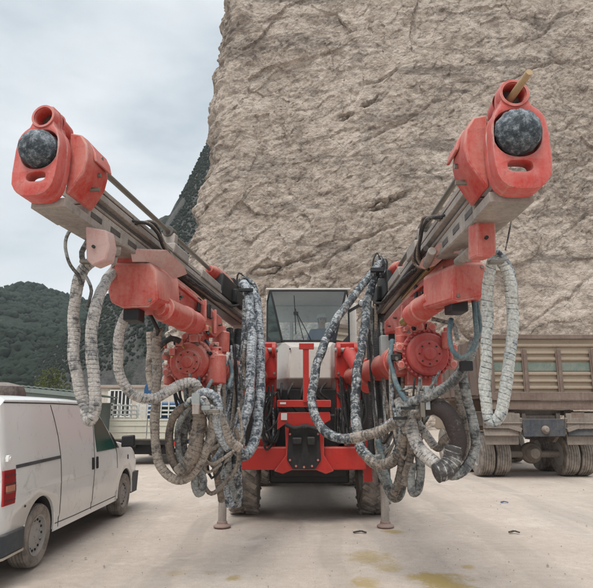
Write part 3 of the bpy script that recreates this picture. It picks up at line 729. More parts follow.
for Y_ in (15.12,16.42):
    b=MB();b.cyl((TX-1.1,Y_,.53),(TX+1.1,Y_,.53),.09);b.sphere((TX,Y_,.56),.27,(1,.8,1.0));b.rings([((TX,Y_-.30,.56),.12),((TX,Y_-.15,.56),.2)],18);b.build('rear_axle',M['chassis'],dt)
    for sd in (-1,1):
        b=MB()
        for k in range(7): b.bar((TX+sd*.52,Y_-.62+k*.06,.90-k*.035+.16),(TX+sd*.52,Y_+.62-k*.06,.90-k*.035+.16),.09,.03)
        b.build('leaf_spring',M['chassis'],dt)
# cab of the truck (ahead of the bed)
b=MB();b.hexa([(TX-1.2,18.5,1.0),(TX+1.2,18.5,1.0),(TX+1.2,20.3,1.0),(TX-1.2,20.3,1.0),(TX-1.15,18.5,2.9),(TX+1.15,18.5,2.9),(TX+1.15,20.0,2.9),(TX-1.15,20.0,2.9)]);b.build('cab',M['plank'],dt,bevel=.06)
b=MB();b.box(TX-.5,TX+.5,18.47,18.495,2.0,2.6);b.build('rear_window',M['vand'],dt)
# ------------------------------------------------------------------ small flatbed truck
M['cream']=paint('cream_dropside',(.56,.55,.46),(.46,.41,.34),.40,.6,3,chip=(.45,.16,.10))
M['whitebar']=paint('white_bars',(.66,.66,.62),(.45,.40,.35),.3,.55,5)
M['bluecab']=paint('blue_cab',(.02,.085,.20),(.30,.29,.27),.22,.4,5)
SX=-4.6
ft=empty('flatbed_truck',(SX,20.5,0),'small flatbed truck with cream dropsides, white rails and a blue cab','truck')
YR=18.0
for i,(x0,x1) in enumerate(((-1.16,-.01),(.01,1.16))):
    b=MB();b.box(SX+x0,SX+x1,YR,YR+.04,.76,1.38)
    for z in (.80,.99,1.18,1.34): b.box(SX+x0+.01,SX+x1-.01,YR-.02,YR-.001,z-.02,z+.02)
    b.build('tail_board',M['cream'],ft,bevel=.005)
for sd in (-1,1):
    b=MB();b.box(SX+sd*1.16-.02,SX+sd*1.16+.02,YR+.04,YR+3.0,.76,1.38);b.build('side_board',M['cream'],ft,bevel=.004)
    b=MB()
    for z in (1.50,1.64,1.80): b.box(SX+sd*1.15-.02,SX+sd*1.15+.02,YR+.1,YR+3.0,z-.025,z+.025)
    for y in (.1,.8,1.5,2.2,2.9): b.box(SX+sd*1.15-.03,SX+sd*1.15+.03,YR+y,YR+y+.05,1.38,1.86)
    b.build('side_rail',M['whitebar'],ft)
b=MB()
for z in (1.50,1.64,1.80): b.box(SX-1.12,SX+1.12,YR+2.95,YR+2.99,z-.03,z+.03)
for k in range(9): x=SX-1.1+k*.275; b.box(x-.02,x+.02,YR+2.9,YR+2.945,1.38,1.95)
b.build('headboard_rack',M['whitebar'],ft)
b=MB();b.box(SX-1.14,SX+1.14,YR+.04,YR+3.0,.72,.76);b.build('bed_floor',M['chassis'],ft)
b=MB();b.box(SX-1.1,SX+1.1,YR+.02,YR+.1,.60,.715)
for sd in (-1,1): b.box(SX+sd*.38-.04,SX+sd*.38+.04,YR+.1,YR+4.8,.50,.70)
b.build('chassis_frame',M['dark'],ft)
for sd in (-1,1):
    b=MB();x=SX+sd*.98;b.box(x-.13,x+.13,YR-.03,YR+.018,.56,.70);b.build('tail_lamp',simple('truck_lamp_red',(.5,.03,.02),.35,0,.2,8),ft,bevel=.01)
    for y in (19.1,22.3): wheel(ft,(SX+sd*.86,y,.36),.36,.24,(sd,0,0),1,rimr=.6)
b=MB();b.box(SX-.8,SX+.8,YR+.3,YR+.36,.3,.6);b.build('rear_guard',M['dark'],ft)
b=MB();b.cyl((SX-.8,19.1,.36),(SX+.8,19.1,.36),.07);b.sphere((SX,19.1,.38),.18);b.build('rear_axle',M['dark'],ft)
b=MB();b.hexa([(SX-.86,21.1,.5),(SX+.86,21.1,.5),(SX+.86,23.0,.5),(SX-.86,23.0,.5),(SX-.8,21.1,1.95),(SX+.8,21.1,1.95),(SX+.8,22.3,1.95),(SX-.8,22.3,1.95)]);b.build('cab',M['bluecab'],ft,bevel=.07)
b=MB();b.box(SX-.62,SX+.62,21.07,21.097,1.45,1.8);b.build('rear_window',M['vand'],ft)
for sd in (-1,1):
    b=MB();x=SX+sd*1.06;q=22.2
    b.prism([(x+a,q,z) for a,z in smoothpoly([(-.20,1.95),(.20,1.95),(.21,2.68),(-.20,2.68)],2)],(0,.10,0));m_=b.build('wing_mirror',M['bluecab'],ft,bevel=.02)
    b=MB();b.bar((SX+sd*.80,q+.05,1.85),(x-sd*.1,q+.05,2.15),.03,.03);b.build('mirror_arm',M['black'],m_)
# ------------------------------------------------------------------ site cabin
M['cabin']=paint('cabin_cream',(.52,.475,.41),(.44,.38,.32),.3,.7,1.5)
M['cabinroof']=paint('cabin_roof',(.34,.26,.22),DUST,.4,.7)
sc_=empty('site_cabin',(-7.3,31.5,0),'cream site office cabin with a flat roof behind the flatbed truck','building')
b=MB();b.box(-10.6,-3.6,30,33,.15,2.80)
for k in range(36): b.box(-10.6+k*.2,-10.6+k*.2+.05,29.985,29.999,.2,2.74)
b.build('wall',M['cabin'],sc_)
b=MB();b.box(-10.75,-3.45,29.85,33.15,2.803,2.95);b.build('roof',M['cabinroof'],sc_,bevel=.02)
b=MB();b.box(-10.5,-3.7,30.1,32.9,0,.147);b.build('base',M['dark'],sc_)
x0=P(111,400,30).x;x1=P(130,400,30).x;z0=P(111,416,30).z;z1=P(111,391,30).z
wn=MB().box(x0,x1,29.93,29.98,z0,z1).build('window',M['black'],sc_)
b=MB()
b.box(x0-.05,x1+.05,29.88,29.95,z1,z1+.06);b.box(x0-.05,x1+.05,29.88,29.95,z0-.06,z0)
b.box(x0-.14,x0+.0,29.88,29.95,z0,z1);b.box(x1,x1+.05,29.88,29.95,z0,z1)
for k in range(1,5): x=x0+(x1-x0)*k/5;b.box(x-.03,x+.03,29.89,29.928,z0,z1)
b.build('frame',M['whitebar'],wn)
b=MB();b.box(-5.6,-4.7,29.94,29.98,.2,2.3);b.build('door',M['whitebar'],sc_)
# ------------------------------------------------------------------ shed + tank behind the van
M['sheet']=paint('grey_green_sheet',(.20,.24,.22),(.33,.32,.28),.35,.6,2)
sh=empty('shed',(-8.2,16,0),'low open shed with a sloping grey green sheet roof behind the van','shed')
a=P(-40,379.5,15);c=P(77,391,15)
b=MB();
N_=40
for k in range(N_):
    x0=a.x+(c.x-a.x)*k/N_;x1=a.x+(c.x-a.x)*(k+1)/N_;z0=a.z+(c.z-a.z)*k/N_;z1=a.z+(c.z-a.z)*(k+1)/N_;h=.015*(k%2)
    b.hexa([(x0,15,z0-.03+h),(x1,15,z1-.03+h),(x1,18.5,z1-.12+h),(x0,18.5,z0-.12+h),(x0,15,z0+h),(x1,15,z1+h),(x1,18.5,z1-.09+h),(x0,18.5,z0-.09+h)])
b.build('roof',M['sheet'],sh)
b=MB();b.bar((a.x,15.0,a.z-.1),(c.x,15.0,c.z-.1),.06,.11);b.build('fascia',M['sheet'],sh)
b=MB();b.hexa([(a.x,15.05,1.8),(c.x,15.05,1.8),(c.x,15.1,1.8),(a.x,15.1,1.8),(a.x,15.05,a.z-.03),(c.x,15.05,c.z-.03),(c.x,15.1,c.z-.03),(a.x,15.1,a.z-.03)]);b.build('front_panel',M['sheet'],sh)
for x in (a.x+.1,(a.x+c.x)/2,c.x-.1):
    for y in (15.15,18.3):
        b=MB();b.box(x-.05,x+.05,y-.05,y+.05,0,a.z+(c.z-a.z)*(x-a.x)/(c.x-a.x)-.15);b.build('post',M['sheet'],sh)
b=MB();b.box(a.x+.1,c.x-.1,18.4,18.46,0,c.z-.25);b.build('back_wall',M['sheet'],sh)
q=P(2,391,13)
tk=MB();tk.rings([((q.x,13,0),.50),((q.x,13,q.z-.05),.50),((q.x,13,q.z+.10),.44),((q.x,13,q.z+.16),.25),((q.x,13,q.z+.19),.12)],32)
o=tk.build('storage_tank',paint('brown_tank',(.06,.035,.03),DUST,.3,.6),None);tag(o,'dark brown storage tank with a rounded top, just behind the van roof','tank')

# ------------------------------------------------------------------ drilling rig
RX=.20
rig=empty('drilling_rig',(RX,10.5,0),'red two-boom rock drilling machine with a white cab and dusty wrapped hoses','drilling machine')
def lens(c): return c
def feed(side,H,Rr,hp):
    """side=-1 left boom, +1 right; H front of drill steel, Rr rear of it"""
    H=Vector(H);Rr=Vector(Rr);s,a,t=frame_of(Rr-H);H=H+a*.13
    i_=-side                        # direction of the inner side along s
    fp=lambda x,y,z:H+s*x+a*y+t*z   # right, back, up
    ax=(s,a,t)
    L=(Rr-H).length
    b=MB()                            # main beam, channel profile with rails
    prof=[(-.12,-.435),(.12,-.435),(.13,-.422),(.09,-.41),(.09,-.365),(.13,-.35),(.13,-.30),(.10,-.285),(.07,-.285),(.07,-.315),(-.07,-.315),(-.07,-.285),(-.10,-.285),(-.13,-.30),(-.13,-.35),(-.09,-.365),(-.09,-.41),(-.13,-.422)]
    b.prism([fp(x,.34,z) for x,z in prof],a*(L*.99+.35));b.prism([fp(x,.02,z) for x,z in ((-.128,-.598),(.128,-.598),(.128,-.535),(-.128,-.535))],a*.32)
    beam=b.build('feed_beam',M['beam'],rig,jit=.002,bevel=.004)
    b=MB();b.hexa([fp(-.118,.341,-.60),fp(.118,.341,-.60),fp(.118,1.35,-.56),fp(-.118,1.35,-.56),fp(-.118,.341,-.438),fp(.118,.341,-.438),fp(.118,1.35,-.438),fp(-.118,1.35,-.438)]);b.build('front_channel',M['beam'],beam,bevel=.012,jit=.003)
    for q in (.45,.75,1.05): MB().obox(fp(i_*.119,q,-.51),ax,(.004,.08,.022)).build('channel_pocket',M['beamdark'],beam,bevel=.003)
    b=MB()
    for sd in (-1,1): b.prism([fp(sd*.105+q*.022,.42,-.283+w) for q,w in ((-1,0),(1,0),(1,.035),(-1,.035))],a*(L*.95))
    b.build('slide_rail',M['beam'],beam,bevel=.003)
    b=MB()                            # dark strips laid in the recess along the web
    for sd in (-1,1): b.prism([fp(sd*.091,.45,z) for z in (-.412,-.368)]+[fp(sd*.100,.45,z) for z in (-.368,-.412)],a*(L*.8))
    b.build('recess_strip',M['beamdark'],beam)
    b=MB();b.prism([fp(x,1.4,z) for x,z in ((-.07,-.455),(.07,-.455),(.07,-.438),(-.07,-.438))],a*(L*.66));b.build('lower_guide',M['beamdark'],beam,bevel=.004)
    # hose reel line + feed cylinder
    b=MB();b.cyl(fp(i_*.16,1.5,-.42),fp(i_*.16,L*.9,-.42),.025);b.build('feed_cylinder',M['beamdark'],beam)
    b=MB();b.cyl(fp(i_*.04,1.5,-.485),fp(i_*.04,L*.62,-.48),.028);b.build('cylinder_rod',M['brass'],beam)
    # drill steel
    b=MB();b.cyl(fp(0,.05,0),fp(0,L*.94,0),.025,n=16);b.build('drill_steel',M['steel'],beam)
    # carriage plates / intermediate centraliser
    b=MB();b.obox(fp(0,L*.42,-.24),ax,(.15,.20,.055));b.obox(fp(0,L*.42,-.12),ax,(.075,.05,.10));b.build('drill_guide',M['beam'],beam,bevel=.012)
    b=MB();b.rings([(fp(0,L*.42-.06,0),.06),(fp(0,L*.42+.06,0),.06)],20);b.build('guide_bush',M['beamdark'],beam,bevel=.006)
    b=MB();b.obox(fp(0,L*.62,-.25),ax,(.15,.35,.05));b.build('carriage',M['beam'],beam,bevel=.01)
    b=MB();b.obox(fp(0,L*.80,-.15),ax,(.14,.45,.15));b.obox(fp(0,L*.88,.05),ax,(.10,.25,.06));b.obox(fp(i_*.16,L*.84,-.2),ax,(.04,.22,.10))
    b.build('rock_drill',M['dark'],beam,bevel=.02)
    b=MB();b.rings([(fp(0,L*.80-.62,0),.05),(fp(0,L*.80-.45,0),.09),(fp(0,L*.80-.2,0),.11),(fp(0,L*.80+.3,0),.10)],20);b.build('drill_front',M['pink'],beam,bevel=.005)
    for k in range(5):
        x=random.uniform(-.12,.12);b=MB();b.cyl(fp(x,L*.76+k*.14,.0),fp(x,L*.76+k*.14,.09),.025,n=10);b.build('fitting',M['redhead'],beam)
    # ---------- head
    K=.0056*(1 if side>0 else 1.0)
    def q(lst): return [((x-514)*K*side,-(y-93)*K) for x,y in lst]
    out=q([(501,84),(504,78),(524,78),(528,84),(529,104),(540,112),(546,124),(547,178),(540,190),(530,197),(503,197),(492,187),(488,168),(488,128),(493,113),(500,104)])
    hole=ell(0,0,.066,.066,24);win=ell(-i_*.015,-.405,.095,.058,28,3.2)
    fh=lambda x,z,w:fp(x,-.02-w,z)
    pl=plate('front_plate',[smoothpoly(out,1),hole,win],.055,.010,fh,M['redhead'],beam)
    # raised rim round the buffer, one casting with the upper eye
    inner=ell(0,-.245,.139,.146,32,2.2);win2=ell(0,-.447,.070,.034,24,3)
    fr_=lambda x,z,w:fp(x,-.095-w,z)
    plate('guard_rim',[smoothpoly(out,1),ell(0,0,.066,.066,24),inner,win2],.10,.010,fr_,M['redhead'],pl)
    b=MB();b.rings([(fp(0,-.10,0),.090),(fp(0,-.155,0),.085),(fp(0,-.155,0),.070),(fp(0,-.02,0),.064),(fp(0,.06,0),.06)],32,False)
    b.rings([(fp(0,-.04,0),.0885),(fp(0,.10,0),.075),(fp(0,.10,0),.06)],32,False);b.build('centraliser_ring',M['redhead'],pl,smooth=40)
    b=MB();b.cyl(fp(0,-.06,0),fp(0,.07,0),.064);b.build('centraliser_bush',M['beamdark'],pl)
    if side>0:
        b=MB();b.cyl(fp(.03,-.30,.035),fp(-.01,.04,-.01),.020,.024,n=12);b.build('drill_bit',M['wood'],pl,label='worn tan drill rod end sticking out of the head')
    else:
        b=MB();b.sphere(fp(0,-.05,0),.03,(1,1,1),12,8);b.build('drill_bit',M['wood'],pl)
    # housing behind the plate, bulging to the inner side
    hs=[(.10,-.03),(.19,-.05),(.245,-.13),(.262,-.24),(.245,-.34),(.19,-.43),(.145,-.50),(.12,-.50),(.12,-.28)]
    hs=[(x*i_,z) for x,z in hs]
    b=MB();n_=len(hs)
    A=[fp(x*.96,.03,z) for x,z in hs];B=[fp(x,.10,z) for x,z in hs];C_=[fp(x*.97,.24,z) for x,z in hs];D=[fp(x*.90,.36,z*.97-.01) for x,z in hs]
    vs=A+B+C_+D;fs=[]
    for r_ in range(3):
        for k in range(n_): fs.append((r_*n_+k,r_*n_+(k+1)%n_,(r_+1)*n_+(k+1)%n_,(r_+1)*n_+k))
    fs.append(tuple(range(n_))[::-1]);fs.append(tuple(range(3*n_,4*n_)));b.faces(vs,fs)
    b.build('head_housing',M['pink'],beam,bevel=.012,jit=.004)
    b=MB();b.prism([fp(i_*x,.10,z) for x,z in ((.225,-.09),(.265,-.16),(.285,-.23),(.265,-.23),(.245,-.17),(.205,-.10))],a*.22);b.build('latch_plate',M['redhead'],beam,bevel=.006)
    b=MB();b.obox(fp(i_*.10,.22,-.10),ax,(.05,.16,.04));b.build('top_rib',M['redhead'],beam,bevel=.012)
    for zz_ in (-.12,-.25,-.36):
        b=MB();b.cyl(fp(i_*.19,.20,zz_-.04),fp(i_*.268,.20,zz_-.04),.016,n=6);b.build('bolt',M['steel'],beam)
    # rubber buffer: bulging wrinkled dome
    b=MB();c=fp(-side*.0,-.15,-(137-93)*K);b.sphere(c,.130,(1,.85,1),40,26)
    for v in b.bm.verts:
        d=(v.co-c).normalized();v.co+=d*(.007*noise.noise(d*5)+.004*noise.noise(d*12))
    b.build('rubber_buffer',M['rubball'],beam,smooth=180)
    b=MB();b.cyl(fp(0,-.10,-(136-93)*K),fp(0,-.03,-(136-93)*K),.105);b.build('buffer_seat',M['beamdark'],beam)
    # under-beam bits: swing cylinder, hangers
    if side>0:
        b=MB();b.bar(P(499,194,3.28),P(463,230,4.10),.075,.085);b.build('side_bar',M['beam'],beam,bevel=.012)
    b=MB();b.cyl(fp(i_*.17,1.25,-.52),fp(i_*.15,1.55,-.55),.035);b.build('stop_cylinder',M['beam'],beam,bevel=.006)
    # small hoses looping on the beam flank
    for k in range(4):
        o1=.03*k
        hose([fp(i_*.15,.95+o1,-.33),fp(i_*.22,1.15+o1,-.30+.02*k),fp(i_*.22,1.4+o1,-.36),fp(i_*.20,1.6+o1*2,-.46),fp(i_*.10,1.7,-.55)],.014,[M['h_black'],M['h_brown']][k%2],beam,ridge=0,n=8,world=True,name='feed_hose')
    for k in range(2):
        hose([fp(i_*(.17+.03*k),1.9,-.50),fp(i_*(.18+.03*k),L*.5,-.48),fp(i_*(.17+.03*k),L*.75,-.40),fp(i_*.16,L*.93,-.1)],.018,M['h_black'],beam,ridge=0,n=8,world=True,name='feed_hose')
    return fp,beam,ax
def rubball():
    m,t,b=nt('rubber_ball');v=vec(t);n1=noise_n(t,v,16,9,.8,.1);n2=noise_n(t,v,45,6,.7)
    g=N(t,'ShaderNodeNewGeometry');sx=N(t,'ShaderNodeSeparateXYZ');t.links.new(g.outputs['Normal'],sx.inputs[0])
    f=mth(t,'ADD',n1,mth(t,'MULTIPLY',mth(t,'MAXIMUM',sx.outputs[2],0),.08))
    c=ramp(t,f,[(.44,(.018,.027,.035)),(.52,(.07,.09,.105)),(.66,(.36,.39,.42))]);c=mixc(t,ramp(t,n2,[(.55,0),(.75,.6)]),c,(.40,.42,.44))
    t.links.new(c,b.inputs['Base Color']);b.inputs['Roughness'].default_value=.7;bump(t,b,mth(t,'ADD',n1,n2),.6,.01);return m
M['rubball']=rubball()
LH=P(45,118,3.6);LR=P(243,300,8.6);RH=P(513,95,3.0);RR=P(380,295,8.3)
lf,lbeam,lax=feed(-1,LH,LR,None)
rf,rbeam,rax=feed(1,RH,RR,None)
# ---------- boom heads, cradles, arms (surveyed outlines with own depth)
def slab(name,pts,off,m,parent,bev=.012,jit=.003,label=None):
    return MB().prism([P(*q) for q in pts],off).build(name,m,parent,bevel=bev,jit=jit,label=label)
M['palepink']=paint('pale_dusty_red',(.46,.10,.08),(.50,.34,.31),.85,.6,6)
def boom(side,fp,beam,ax,g):
    s,a,t=ax;i_=-side
    B=MB();B.prism([P(x,y,g['boxY']) for x,y in g['box']],Vector(g['boxoff']));bh=B.build('boom_head',M['pink'] ,rig,bevel=.022,jit=.003,label='large dusty red box carrying the feed')
    for k,(x,y) in enumerate(g['boxbolts']):
        b=MB();q=P(x,y,g['boxY']);b.cyl(q+Vector((0,.02,0)),q-Vector((0,.012,0)),.014,n=6);b.build('bolt',M['steel'],bh)
    # cradle between box and beam, sloping arm
    b=MB();b.prism([P(*q) for q in g['arm']],Vector((i_*.0+g['armoff'],0,0)));arm=b.build('cradle_arm',M['pink'],bh,bevel=.012,jit=.004)
    for (q0,q1,w_) in g['ribs']:
        b=MB();p0=P(*q0);p1=P(*q1);e_=Vector((-side*.015,-.01,0));b.bar(p0+e_,p1+e_,.04,w_);b.build('rib',M['pink'],bh,bevel=.006,jit=.002)
    for q in g['armbolts']:
        b=MB();p0=P(*q);b.cyl(p0,p0+Vector((-side*.03,-.02,0)),.014,n=6);b.build('bolt',M['beamdark'],bh)
    for q in g['slots']:
        b=MB();c=P(*q);c.x+=g['slotx'];b.obox(c,(Vector((1,0,0)),a,t),(.012,.04,.075));b.build('slot',M['black'],bh,bevel=.008)
    b=MB();b.prism([P(*q) for q in g['flange']],Vector(g['floff']));b.build('cradle_flange',M['palepink'],bh,bevel=.012,jit=.004)
    # feed-swing cylinder
    p0=P(*g['cyl'][0]);p1=P(*g['cyl'][1]);r=g['cylr'];d=(p1-p0)
    b=MB();b.rings([(p0-d*.10,r*.6),(p0,r*.62),(p0,r),(p0+d*.55,r),(p0+d*.56,r*1.08),(p0+d*.68,r*1.08),(p0+d*.7,r*.99),(p1,r*.95),(p1+d*.02,r*.7),(p1+d*.12,r*.66)],36)
    cy=b.build('rotation_cylinder',M['pink'],bh,bevel=.006)
    b=MB();b.rings([(p0+d*.70,r*1.0),(p0+d*.95,r*1.0)],36,True);b.build('cylinder_band',M['redhead'],cy,bevel=.006)
    b=MB();b.rings([(p1+d*.12,r*.4),(p1+d*.4,r*.4)],20);b.build('cylinder_rod',M['brass'],cy)
    # rotary actuator disc
    c=P(*g['disc']);r=g['discr'];dn=Vector(g['dn']).normalized()   # towards the viewer
    b=MB();pr=[(c-dn*.40,r*.80),(c-dn*.36,r*.92),(c-dn*.12,r*.92),(c-dn*.115,r*1.14),(c-dn*.05,r*1.14),(c-dn*.045,r*.98),(c+dn*.0,r*.97),(c+dn*.02,r*.90),(c+dn*.022,r*.62),(c+dn*.055,r*.58),(c+dn*.056,r*.30),(c+dn*.085,r*.26),(c+dn*.088,r*.1)]
    b.rings(pr,56)
    s2,d2,t2=frame_of(dn)
    for k in range(30):
        an=2*math.pi*k/30;q=c-dn*.06+(s2*math.cos(an)+t2*math.sin(an))*r*1.07;b.cyl(q,q+dn*.038,.014,n=6)
    ac=b.build('rotary_actuator',M[g['discm']],rig,bevel=.005,smooth=30)
    b=MB()
    for k in range(8):
        an=2*math.pi*k/8;q=c+dn*.022+(s2*math.cos(an)+t2*math.sin(an))*r*.46;b.cyl(q,q+dn*.042,.008,n=6)
    b.build('face_bolt',M['black'],ac)
    for an in (1.35,1.8,.25,2.9,5.9,3.5):     # lugs round the rim
        e=(s2*math.cos(an)+t2*math.sin(an));b=MB();b.obox(c-dn*.10+e*r*1.17,(s2*-math.sin(an)+t2*math.cos(an),dn,e),(.045,.05,.06));b.cyl(c-dn*.15+e*r*1.30,c-dn*.03+e*r*1.30,.035,n=14);b.build('lug',M['pink'],ac,bevel=.008)
    b=MB()
    b.obox(c-dn*.30+t2*r*1.1,(s2,dn,t2),(.10,.14,.10));b.obox(c-dn*.28-t2*r*1.05,(s2,dn,t2),(.17,.15,.08));b.cyl(c-dn*.3+s2*(-.30),c-dn*.3+s2*.30,.10,n=24)
    b.build('knuckle',M['pink'],ac,bevel=.015,jit=.003)
    # boom tube back to the carrier
    e=P(*g['root']);st_=c-dn*.35
    b=MB();b.rings([(st_,.15),(st_+(e-st_)*.12,.17),(st_+(e-st_)*.5,.15),(e,.15)],28);bt=b.build('boom_tube',M['pink'],rig,bevel=.01)
    dd=(e-st_)
    for q in (.2,.6):
        b=MB();b.rings([(st_+dd*q,.183),(st_+dd*(q+.06),.183)],28);b.build('boom_collar',M['redhead'],bt,bevel=.008)
    # small vertical motor beside the disc
    for (x,y,Y_,rr_,hh) in g['motors']:
        q=P(x,y,Y_);b=MB();b.rings([(q-Vector((0,0,hh)),rr_*.7),(q-Vector((0,0,hh*.9)),rr_),(q+Vector((0,0,hh*.55)),rr_),(q+Vector((0,0,hh*.6)),rr_*.6),(q+Vector((0,0,hh)),rr_*.55)],24);b.build('swing_motor',M['pink'],ac,bevel=.006,jit=.003)
    return bh,ac,c
GL=dict(boxY=4.9,box=[(108,268),(112,262),(150,262),(156,270),(158,300),(148,307),(122,308),(110,302),(107,290)],boxoff=(.10,.50,.02),boxbolts=[(113,266),(150,300)],
 arm=[(134,252,4.9),(150,258,5.05),(170,272,5.4),(195,292,5.9),(222,318,6.5),(224,330,6.5),(216,338,6.3),(196,318,5.9),(168,302,5.4),(150,302,5.1),(140,300,5.0)],armoff=-.20,
 ribs=[((158,270,5.15),(200,304,5.95),.03),((160,296,5.25),(196,316,5.85),.035),((204,300,6.0),(204,322,6.0),.03),((214,310,6.25),(214,334,6.25),.03)],armbolts=[(177,294,5.5),(180,297,5.55),(178,299,5.53),(210,318,6.2),(219,325,6.4)],slots=[(199,305,5.9),(209,311,6.15)],slotx=.0,
 flange=[(130,251,4.75),(160,252,4.9),(178,268,5.2),(182,276,5.3),(174,279,5.25),(164,270,5.1),(148,262,4.9),(132,262,4.78)],floff=(.05,.03,.03),
 cyl=((163,309,5.15),(196,324,5.75)),cylr=.115,disc=(189,362,6.0),discr=.215,dn=(-.10,-1,-.05),discm='pink',root=(262,378,9.0),
 motors=[(216,366,6.1,.11,.20),(221,340,6.6,.10,.16),(170,372,6.2,.06,.14)])
GR=dict(boxY=4.3,box=[(452,266),(457,262),(484,262),(488,268),(488,294),(480,298),(458,302),(452,300)],boxoff=(-.12,.50,.02),boxbolts=[(482,267),(458,296)],
 arm=[(457,247,4.45),(440,262,4.8),(418,283,5.4),(396,308,6.1),(384,322,6.5),(384,334,6.5),(398,330,6.2),(414,308,5.6),(434,296,5.0),(452,303,4.6),(456,300,4.45)],armoff=.20,
 ribs=[((446,268,4.7),(412,296,5.5),.03),((440,290,4.8),(418,300,5.3),.03),((404,306,5.8),(403,326,5.8),.03)],armbolts=[(426,289,5.2),(428,293,5.15),(424,293,5.22),(396,318,6.1),(390,326,6.3)],slots=[(416,293,5.35)],slotx=.0,
 flange=[(461,246,4.15),(446,245,4.25),(428,262,4.6),(424,270,4.7),(436,266,4.6),(450,254,4.35),(460,254,4.2)],floff=(-.05,.03,.03),
 cyl=((437,299,4.75),(412,316,5.25)),cylr=.105,disc=(428,354,5.35),discr=.205,dn=(.03,-1,-.05),discm='redhead2',root=(350,378,9.0),
 motors=[(402,356,5.6,.10,.20),(404,334,5.9,.09,.12),(447,338,5.3,.05,.10)])
M['redhead2']=paint('actuator_red',(.38,.032,.028),(.48,.20,.18),.45,.5,5)
bl=boom(-1,lf,lbeam,lax,GL);br=boom(1,rf,rbeam,rax,GR)
# hanger plates under the beam
slab('hanger_plate',[(85,226,3.95),(106,230,3.95),(109,246,3.95),(106,260,3.95),(92,266,3.95),(86,260,3.95)],Vector((.03,.10,0)),M['palepink'],bl[0])
slab('hanger_plate',[(477,221,3.5),(496,221,3.5),(497,254,3.5),(492,257,3.5),(477,256,3.5)],Vector((-.03,.10,0)),M['pink'],br[0])
for (x,y,Y_,p_) in ((94,247,3.94,bl[0]),(486,238,3.49,br[0])):
    q=P(x,y,Y_);MB().cyl(q,q-Vector((0,.02,0)),.012,n=8).build('bolt',M['black'],p_)
for (x0,y0,Y0,x1,y1,Y1,r,p_) in ((104,258,4.6,117,261,4.64,.04,bl[0]),(100,248,4.5,120,251,4.58,.045,bl[0]),(470,258,4.0,462,252,4.05,.035,br[0]),(470,252,3.9,458,262,4.2,.035,br[0])):
    MB().cyl(P(x0,y0,Y0),P(x1,y1,Y1),r).build('hanger_pin',M['beam'],p_,bevel=.004)
MB().obox(P(456,306,4.5),(Vector((1,0,0)),Vector((0,1,0)),Vector((0,0,1))),(.07,.10,.06)).build('valve_block',M['black'],br[0],bevel=.01)
MB().obox(P(134,315,5.05),(Vector((1,0,0)),Vector((0,1,0)),Vector((0,0,1))),(.07,.10,.06)).build('valve_block',M['black'],bl[0],bevel=.01)
# ---------- carrier
def pxbox(name,x0,x1,y0,y1,Y0,dep,m,bev=.01,jit=0,parent=None,label=None):
    a_=P(x0,(y0+y1)/2,Y0);b_=P(x1,(y0+y1)/2,Y0);z1=P((x0+x1)/2,y0,Y0).z;z0=P((x0+x1)/2,y1,Y0).z
    return MB().box(a_.x,b_.x,Y0,Y0+dep,z0,z1).build(name,m,parent or rig,bevel=bev,jit=jit,label=label)
cf=pxbox('chassis_frame',240,366,447,470,8.60,.25,M['red'],.02)
# gusseted centre frame
slab('front_frame',[(279,404+8,8.5),(330,412,8.5),(331,420,8.5),(324,424,8.5),(324,455,8.5),(334,471,8.5),(326,474,8.5),(316,470,8.5),(292,470,8.5),(283,474,8.5),(274,471,8.5),(286,455,8.5),(285,424,8.5),(277,430,8.5),(277,420,8.5)],Vector((0,.09,0)),M['red'],rig,.012,.002)
pl=slab('cover_plate',[(289,428,8.47),(319,428,8.47),(321,460,8.47),(315,469,8.47),(293,469,8.47),(287,460,8.47)],Vector((0,.03,0)),M['dark'],rig,.006,.002,'dark oily bolted cover plate')
for x,y in ((290,460),(296,466),(304,467),(312,466),(318,460),(290,434),(318,434)):
    q=P(x,y,8.46);MB().cyl(q+Vector((0,.01,0)),q-Vector((0,.015,0)),.016,n=6).build('bolt',M['redhead'],pl)
MB().obox(P(297,441,8.42),(Vector((1,0,0)),Vector((0,1,0)),Vector((0,0,1))),(.07,.05,.05)).build('valve',M['dark'],pl,bevel=.02)
MB().obox(P(311,441,8.42),(Vector((1,0,0)),Vector((0,1,0)),Vector((0,0,1))),(.06,.05,.06)).build('valve',M['dark'],pl,bevel=.02)
hose([(285,424,8.42),(295,428,8.40),(306,426,8.4),(318,429,8.4),(325,426,8.4)],.035,M['h_black'],rig,ridge=.05,name='hydraulic_hose')
pxbox('cross_bar',277,331,400,407,8.45,.10,M['red'],.008)
pxbox('warning_plate',281,287,413,420,8.485,.006,M['whitebar'],0)
pxbox('name_strip',280,286,402.2,404.2,8.444,.004,M['whitebar'],0)
pxbox('guard_bar',303,309,344,402,8.40,.05,M['red'],.006,label='upright red bar in front of the hood')
pxbox('guard_head',299,314,343,349,8.385,.08,M['red'],.008)
for x0,x1 in ((256,276),(337,361)):
    pxbox('side_post',x0,x1,365,448,8.95,.25,M['red'],.015)
pxbox('side_guard',363,372,440,482,8.75,.05,M['red'],.006)
pxbox('side_guard',381,386,452,497,8.7,.03,M['red'],.004)
